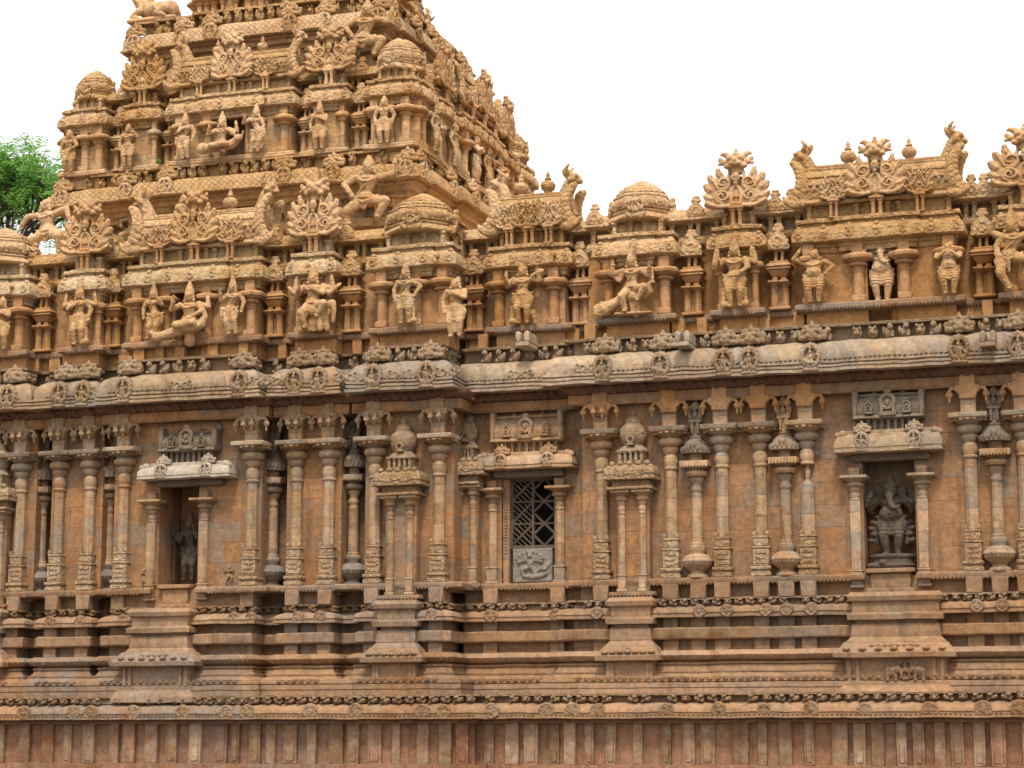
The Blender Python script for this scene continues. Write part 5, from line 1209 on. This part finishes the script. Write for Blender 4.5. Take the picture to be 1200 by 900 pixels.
# --- second storey of the tower
T2 = TY - H2 - .04 - .34 * S2 - .2; Z2 = 11.60
pa = dict(z=Z2, py=180)
fA = lambda: figure([hang(-1), (1, (-.03, -.1, -.22), (1, .1, -.2))], crown='low'); fB = lambda: figure([abh(1), hang(-1)], crown='low', wide=1.05); fC = lambda: figure([fold(1), hang(-1)], crown='tall'); fD = lambda: figure([hang(1), fold(-1)], female=True, hip=-1.3, wide=.9)
stand('standing_statue', fA, 'slim stone guard at the corner of the second tower storey nearest the tree', 'statue', 81, T2, .66, **pa)
stand('standing_statue', fB, 'slim stone guard on the second tower storey beside the little weed', 'statue', 150, T2, .66, **pa)
stand('standing_statue', fD, 'slender stone woman between the little weed and the figure on the reclining bull', 'statue', 217, T2 - .15, .66, **pa)
stand('seated_statue', lambda: figure([back(1), back(-1), abh(-1), fore(1)], legs='seat', extra=bullmount), 'crowned stone figure seated on a reclining bull high on the tower', 'statue', 260, T2 - .18, .78, z=Z2 + .1, py=180)
stand('standing_statue', lambda: figure([hang(1), abh(-1)], female=True, hip=1.4, wide=.9), 'swaying stone woman close to the figure on the reclining bull', 'statue', 299, T2 - .15, .68, **pa)
stand('standing_statue', fC, 'crowned stone figure with one arm across the chest, second from the front tower corner', 'statue', 374, T2, .68, **pa)
stand('standing_statue', lambda: figure([hang(1), hang(-1)], crown='low', wide=1.0), 'stone guard with both arms lowered below the dome at the front tower corner', 'statue', 450, T2, .70, **pa)
XR = TX + H2 + .04 + .34 * S2 + .2
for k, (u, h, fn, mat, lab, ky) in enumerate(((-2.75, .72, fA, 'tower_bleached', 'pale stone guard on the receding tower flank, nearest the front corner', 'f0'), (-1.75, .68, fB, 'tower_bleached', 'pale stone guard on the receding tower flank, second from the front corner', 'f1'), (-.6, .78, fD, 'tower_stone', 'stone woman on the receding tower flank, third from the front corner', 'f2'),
        (.1, .74, fC, 'tower_stone', 'crowned stone figure on the receding tower flank, fourth from the front corner', 'f3'), (.75, .7, fD, 'tower_stone', 'stone woman on the receding tower flank, furthest from the front corner', 'f4'))):
    stat('standing_statue', fn, lab, 'statue', 0, 0, TY + u, h, mat, PI / 2, x=XR, z=Z2, key=ky)
# --- giants under the third tier
G3 = TY - H3 - .45
giant(203, 109, G3 + .1, .70, 0, 'bald stone giant standing in the shade at one end of the upper barrel roof', lambda: figure([hang(-1), (1, (.1, -.05, .2), (1, 0, -.2))], crown='bun'), 'giant4')
giant(370, 82, G3 + .12, .70, 0, 'bald stone giant holding up the third tier with both arms, above a winged gable', lambda: figure([(1, (.15, -.05, .17), (1, 0, -.4)), (-1, (-.15, -.05, .17), (-1, 0, -.4))], crown='bun', wide=1.1), 'giant5')
giant(425, 80, G3 - .3, 1.12, .1, 'big striding stone giant bracing the third tier, above the upper corner dome', lambda: figure([(1, (.2, -.02, .1), (.6, 0, -1)), (-1, (-.05, -.08, -.2), (-1, 0, 0))], legs='lunge', crown='low', wide=1.05, lean=.06), 'giant6')
# --- bulls on the top terrace
def bull_mesh():
    m = MB(); m.ell((0, 0, .26), (.42, .2, .2), n=16, m=10); m.ell((-.28, 0, .32), (.2, .18, .2)); m.ell((-.2, 0, .5), (.11, .09, .1)); m.ell((.3, 0, .26), (.2, .19, .2))
    m.chain([(-.38, 0, .4), (-.5, 0, .56), (-.56, 0, .68)], [.15, .12, .11], 11); m.ell((-.62, 0, .72), (.14, .1, .11)); m.ell((-.75, 0, .65), (.09, .075, .07))
    for s in (-1, 1):
        m.chain([(-.56, s * .07, .8), (-.55, s * .12, .9), (-.58, s * .09, .97)], [.035, .028, .012], 8); m.lobe((-.53, s * .13, .72), (0, s * .07, -.01), .035); m.ell((-.67, s * .085, .74), .022)
        m.chain([(-.34, s * .17, .22), (-.5, s * .2, .1), (-.34, s * .22, .05)], [.09, .06, .045], 9); m.chain([(.28, s * .18, .22), (.1, s * .24, .12), (.3, s * .26, .05)], [.11, .07, .045], 9)
    m.tor((-.42, 0, .44), .15, .02, Matrix.Rotation(.9, 3, 'Y'), n=18); m.chain([(.46, .02, .3), (.52, .04, .16), (.44, .12, .06)], [.03, .025, .03], 8); m.box(-.62, .55, -.26, .26, -.05, .05, b=.03)
    m.chain([(.0, -.2, .3), (.1, -.21, .2), (.2, -.2, .3)], [.02] * 3, 7)
    return m
BT = TY - H3 - .1
stat('bull_statue', bull_mesh, 'stone bull lying on the top terrace of the tower on the side of the tree', 'statue', 0, 0, BT, .86, 'tower_stone', 0, x=X(185, BT, 15), z=14.73, key='bull', vox=.016)
stat('bull_statue', bull_mesh, 'stone bull lying on the top terrace above the receding flank', 'statue', 0, 0, BT + .05, .86, 'tower_stone', 0, -1, x=X(492, BT, 5), z=14.73, key='bull', vox=.016)
XB = TX + H3 + .1
stat('lion_statue', lambda: MB().join(figure([fore(1), fore(-1)], legs='squat', crown='bun', wide=1.3)), 'squat stone guardian sitting on the edge of the receding tower flank against the sky', 'statue', 0, 0, TY - .2, .5, 'tower_stone', PI / 2, x=XB + .2, z=14.70)
# ------------------------------------------------------------------ ground, tree, sky, light, camera
m = MB(); g = 400
m.add([(-g, -g, 0), (g, -g, 0), (g, g, 0), (-g, g, 0)], [(0, 1, 2, 3)])
go = obj('ground', to_mesh('ground', m), 'paving'); go['kind'] = 'structure'; go['label'] = 'paved temple court'
def tree(px, py, Y, rad):
    x, z = W(px, py, Y); t = thing('leafy_tree', 'bright green feathery tree rising behind the corner of the tower', 'tree', (x, Y, 0))
    rn = random.Random(4); m = MB(); tips = []
    def limb(a, d, l, r, n):
        b = a + d * l; m.cap(a, b, r, r * .65, 7)
        if n == 0: tips.append(b); return
        for k in range(4 if n > 1 else 5):
            nd = (d + Vector((rn.uniform(-1, 1), rn.uniform(-1, 1), rn.uniform(-.35, .7))) * .85).normalized(); limb(b, nd, l * rn.uniform(.6, .85), r * .6, n - 1)
    limb(Vector((0, 0, 0)), Vector((.03, 0, 1)), z - rad * 1.15, .34, 0); b0 = tips.pop()
    for k in range(6):
        a = k * PI / 3 + rn.random(); limb(b0, Vector((math.cos(a) * .9, math.sin(a) * .9, rn.uniform(.5, 1.3))).normalized(), rad * .42, .12, 3)
    obj('trunk', to_mesh('trunk', m, smooth=60), 'bark', t)
    vs = []; fs = []
    for p in tips:
        for q in range(5):
            c = p + Vector((rn.gauss(0, .38), rn.gauss(0, .38), rn.gauss(0, .3)))
            ax = Vector((rn.uniform(-1, 1), rn.uniform(-1, 1), rn.uniform(-.5, .35))).normalized(); sd = ax.cross(Vector((0, 0, 1))).normalized()
            for k in range(22):
                f = (k // 2) * .05 * 1.3; s = 1 if k % 2 else -1; o = c + ax * f + Vector((0, 0, -.25 * f * f)); dr = (sd * s + ax * .4 + Vector((0, 0, rn.uniform(-.4, .2)))).normalized(); l = rn.uniform(.10, .18); wv = ax * (l * .22)
                i = len(vs); vs += [o, o + dr * l * .5 + wv, o + dr * l, o + dr * l * .5 - wv]; fs.append((i, i + 1, i + 2, i + 3))
    obj('crown', to_mesh('crown', MB().add(vs, fs)), 'leaf', t)
    return t
tree(-12, 163, 22.0, 5.1)
# little weed growing on the second storey ledge
m = MB(); rn = random.Random(2)
for k in range(26):
    a = rn.uniform(0, 2 * PI); e = Vector((math.cos(a) * rn.uniform(.03, .1), math.sin(a) * .06 - .04, rn.uniform(.05, .2))); m.cap((0, 0, 0), e, .004, .003, 5); m.ell(e, (.035, .02, .03), n=6, m=4)
wz = W(187, 190, T2); tag(obj('small_weed', to_mesh('small_weed', m), 'leaf', None, (wz[0], T2 - .05, 11.58), 0, .42), 'little green weed growing between stones of the second tower storey', 'weed')

w = bpy.data.worlds.new('World'); scene.world = w; w.use_nodes = True; nt = w.node_tree
sky = nt.nodes.new('ShaderNodeTexSky'); sky.sky_type = 'NISHITA'; sky.sun_disc = False
SE, SR = R(58), R(165)
sky.sun_elevation = SE; sky.sun_rotation = SR
hs = nt.nodes.new('ShaderNodeHueSaturation'); hs.inputs['Saturation'].default_value = .15; nt.links.new(sky.outputs[0], hs.inputs['Color'])
tc = nt.nodes.new('ShaderNodeTexCoord'); sp = nt.nodes.new('ShaderNodeSeparateXYZ'); nt.links.new(tc.outputs['Generated'], sp.inputs[0])
mr = nt.nodes.new('ShaderNodeMapRange'); mr.inputs[1].default_value = 0; mr.inputs[2].default_value = 1; mr.inputs[3].default_value = .95; mr.inputs[4].default_value = 2.2; nt.links.new(sp.outputs[2], mr.inputs[0])
cl = nt.nodes.new('ShaderNodeVectorMath'); cl.operation = 'SCALE'; cl.inputs[0].default_value = (9.6, 9.7, 9.9); nt.links.new(mr.outputs[0], cl.inputs['Scale'])
mx = nt.nodes.new('ShaderNodeMix'); mx.data_type = 'RGBA'; mx.inputs[0].default_value = .85; nt.links.new(hs.outputs[0], mx.inputs[6]); nt.links.new(cl.outputs[0], mx.inputs[7])
bg = nt.nodes['Background']; nt.links.new(mx.outputs[2], bg.inputs[0]); bg.inputs[1].default_value = .098
sl = bpy.data.lights.new('Sun', 'SUN'); sl.energy = 2.4; sl.angle = R(10); sl.color = (1, .93, .82)
so = bpy.data.objects.new('Sun', sl); COL.objects.link(so)
az = SR; sd = Vector((math.sin(az) * math.cos(SE), math.cos(az) * math.cos(SE), math.sin(SE)))
so.rotation_euler = sd.to_track_quat('Z', 'Y').to_euler()
cd = bpy.data.cameras.new('Camera'); cd.lens = F / 1200 * 36; cd.sensor_width = 36; cd.clip_end = 2000
co = bpy.data.objects.new('Camera', cd); COL.objects.link(co); co.location = CAM; co.rotation_euler = (PI / 2 + TH, 0, PHI); scene.camera = co
vs_ = scene.view_settings; vs_.view_transform = 'Standard'; vs_.look = 'None'; vs_.gamma = 1; vs_.use_curve_mapping = False; vs_.exposure = .36
scene.cycles.max_bounces = 5; scene.cycles.diffuse_bounces = 1
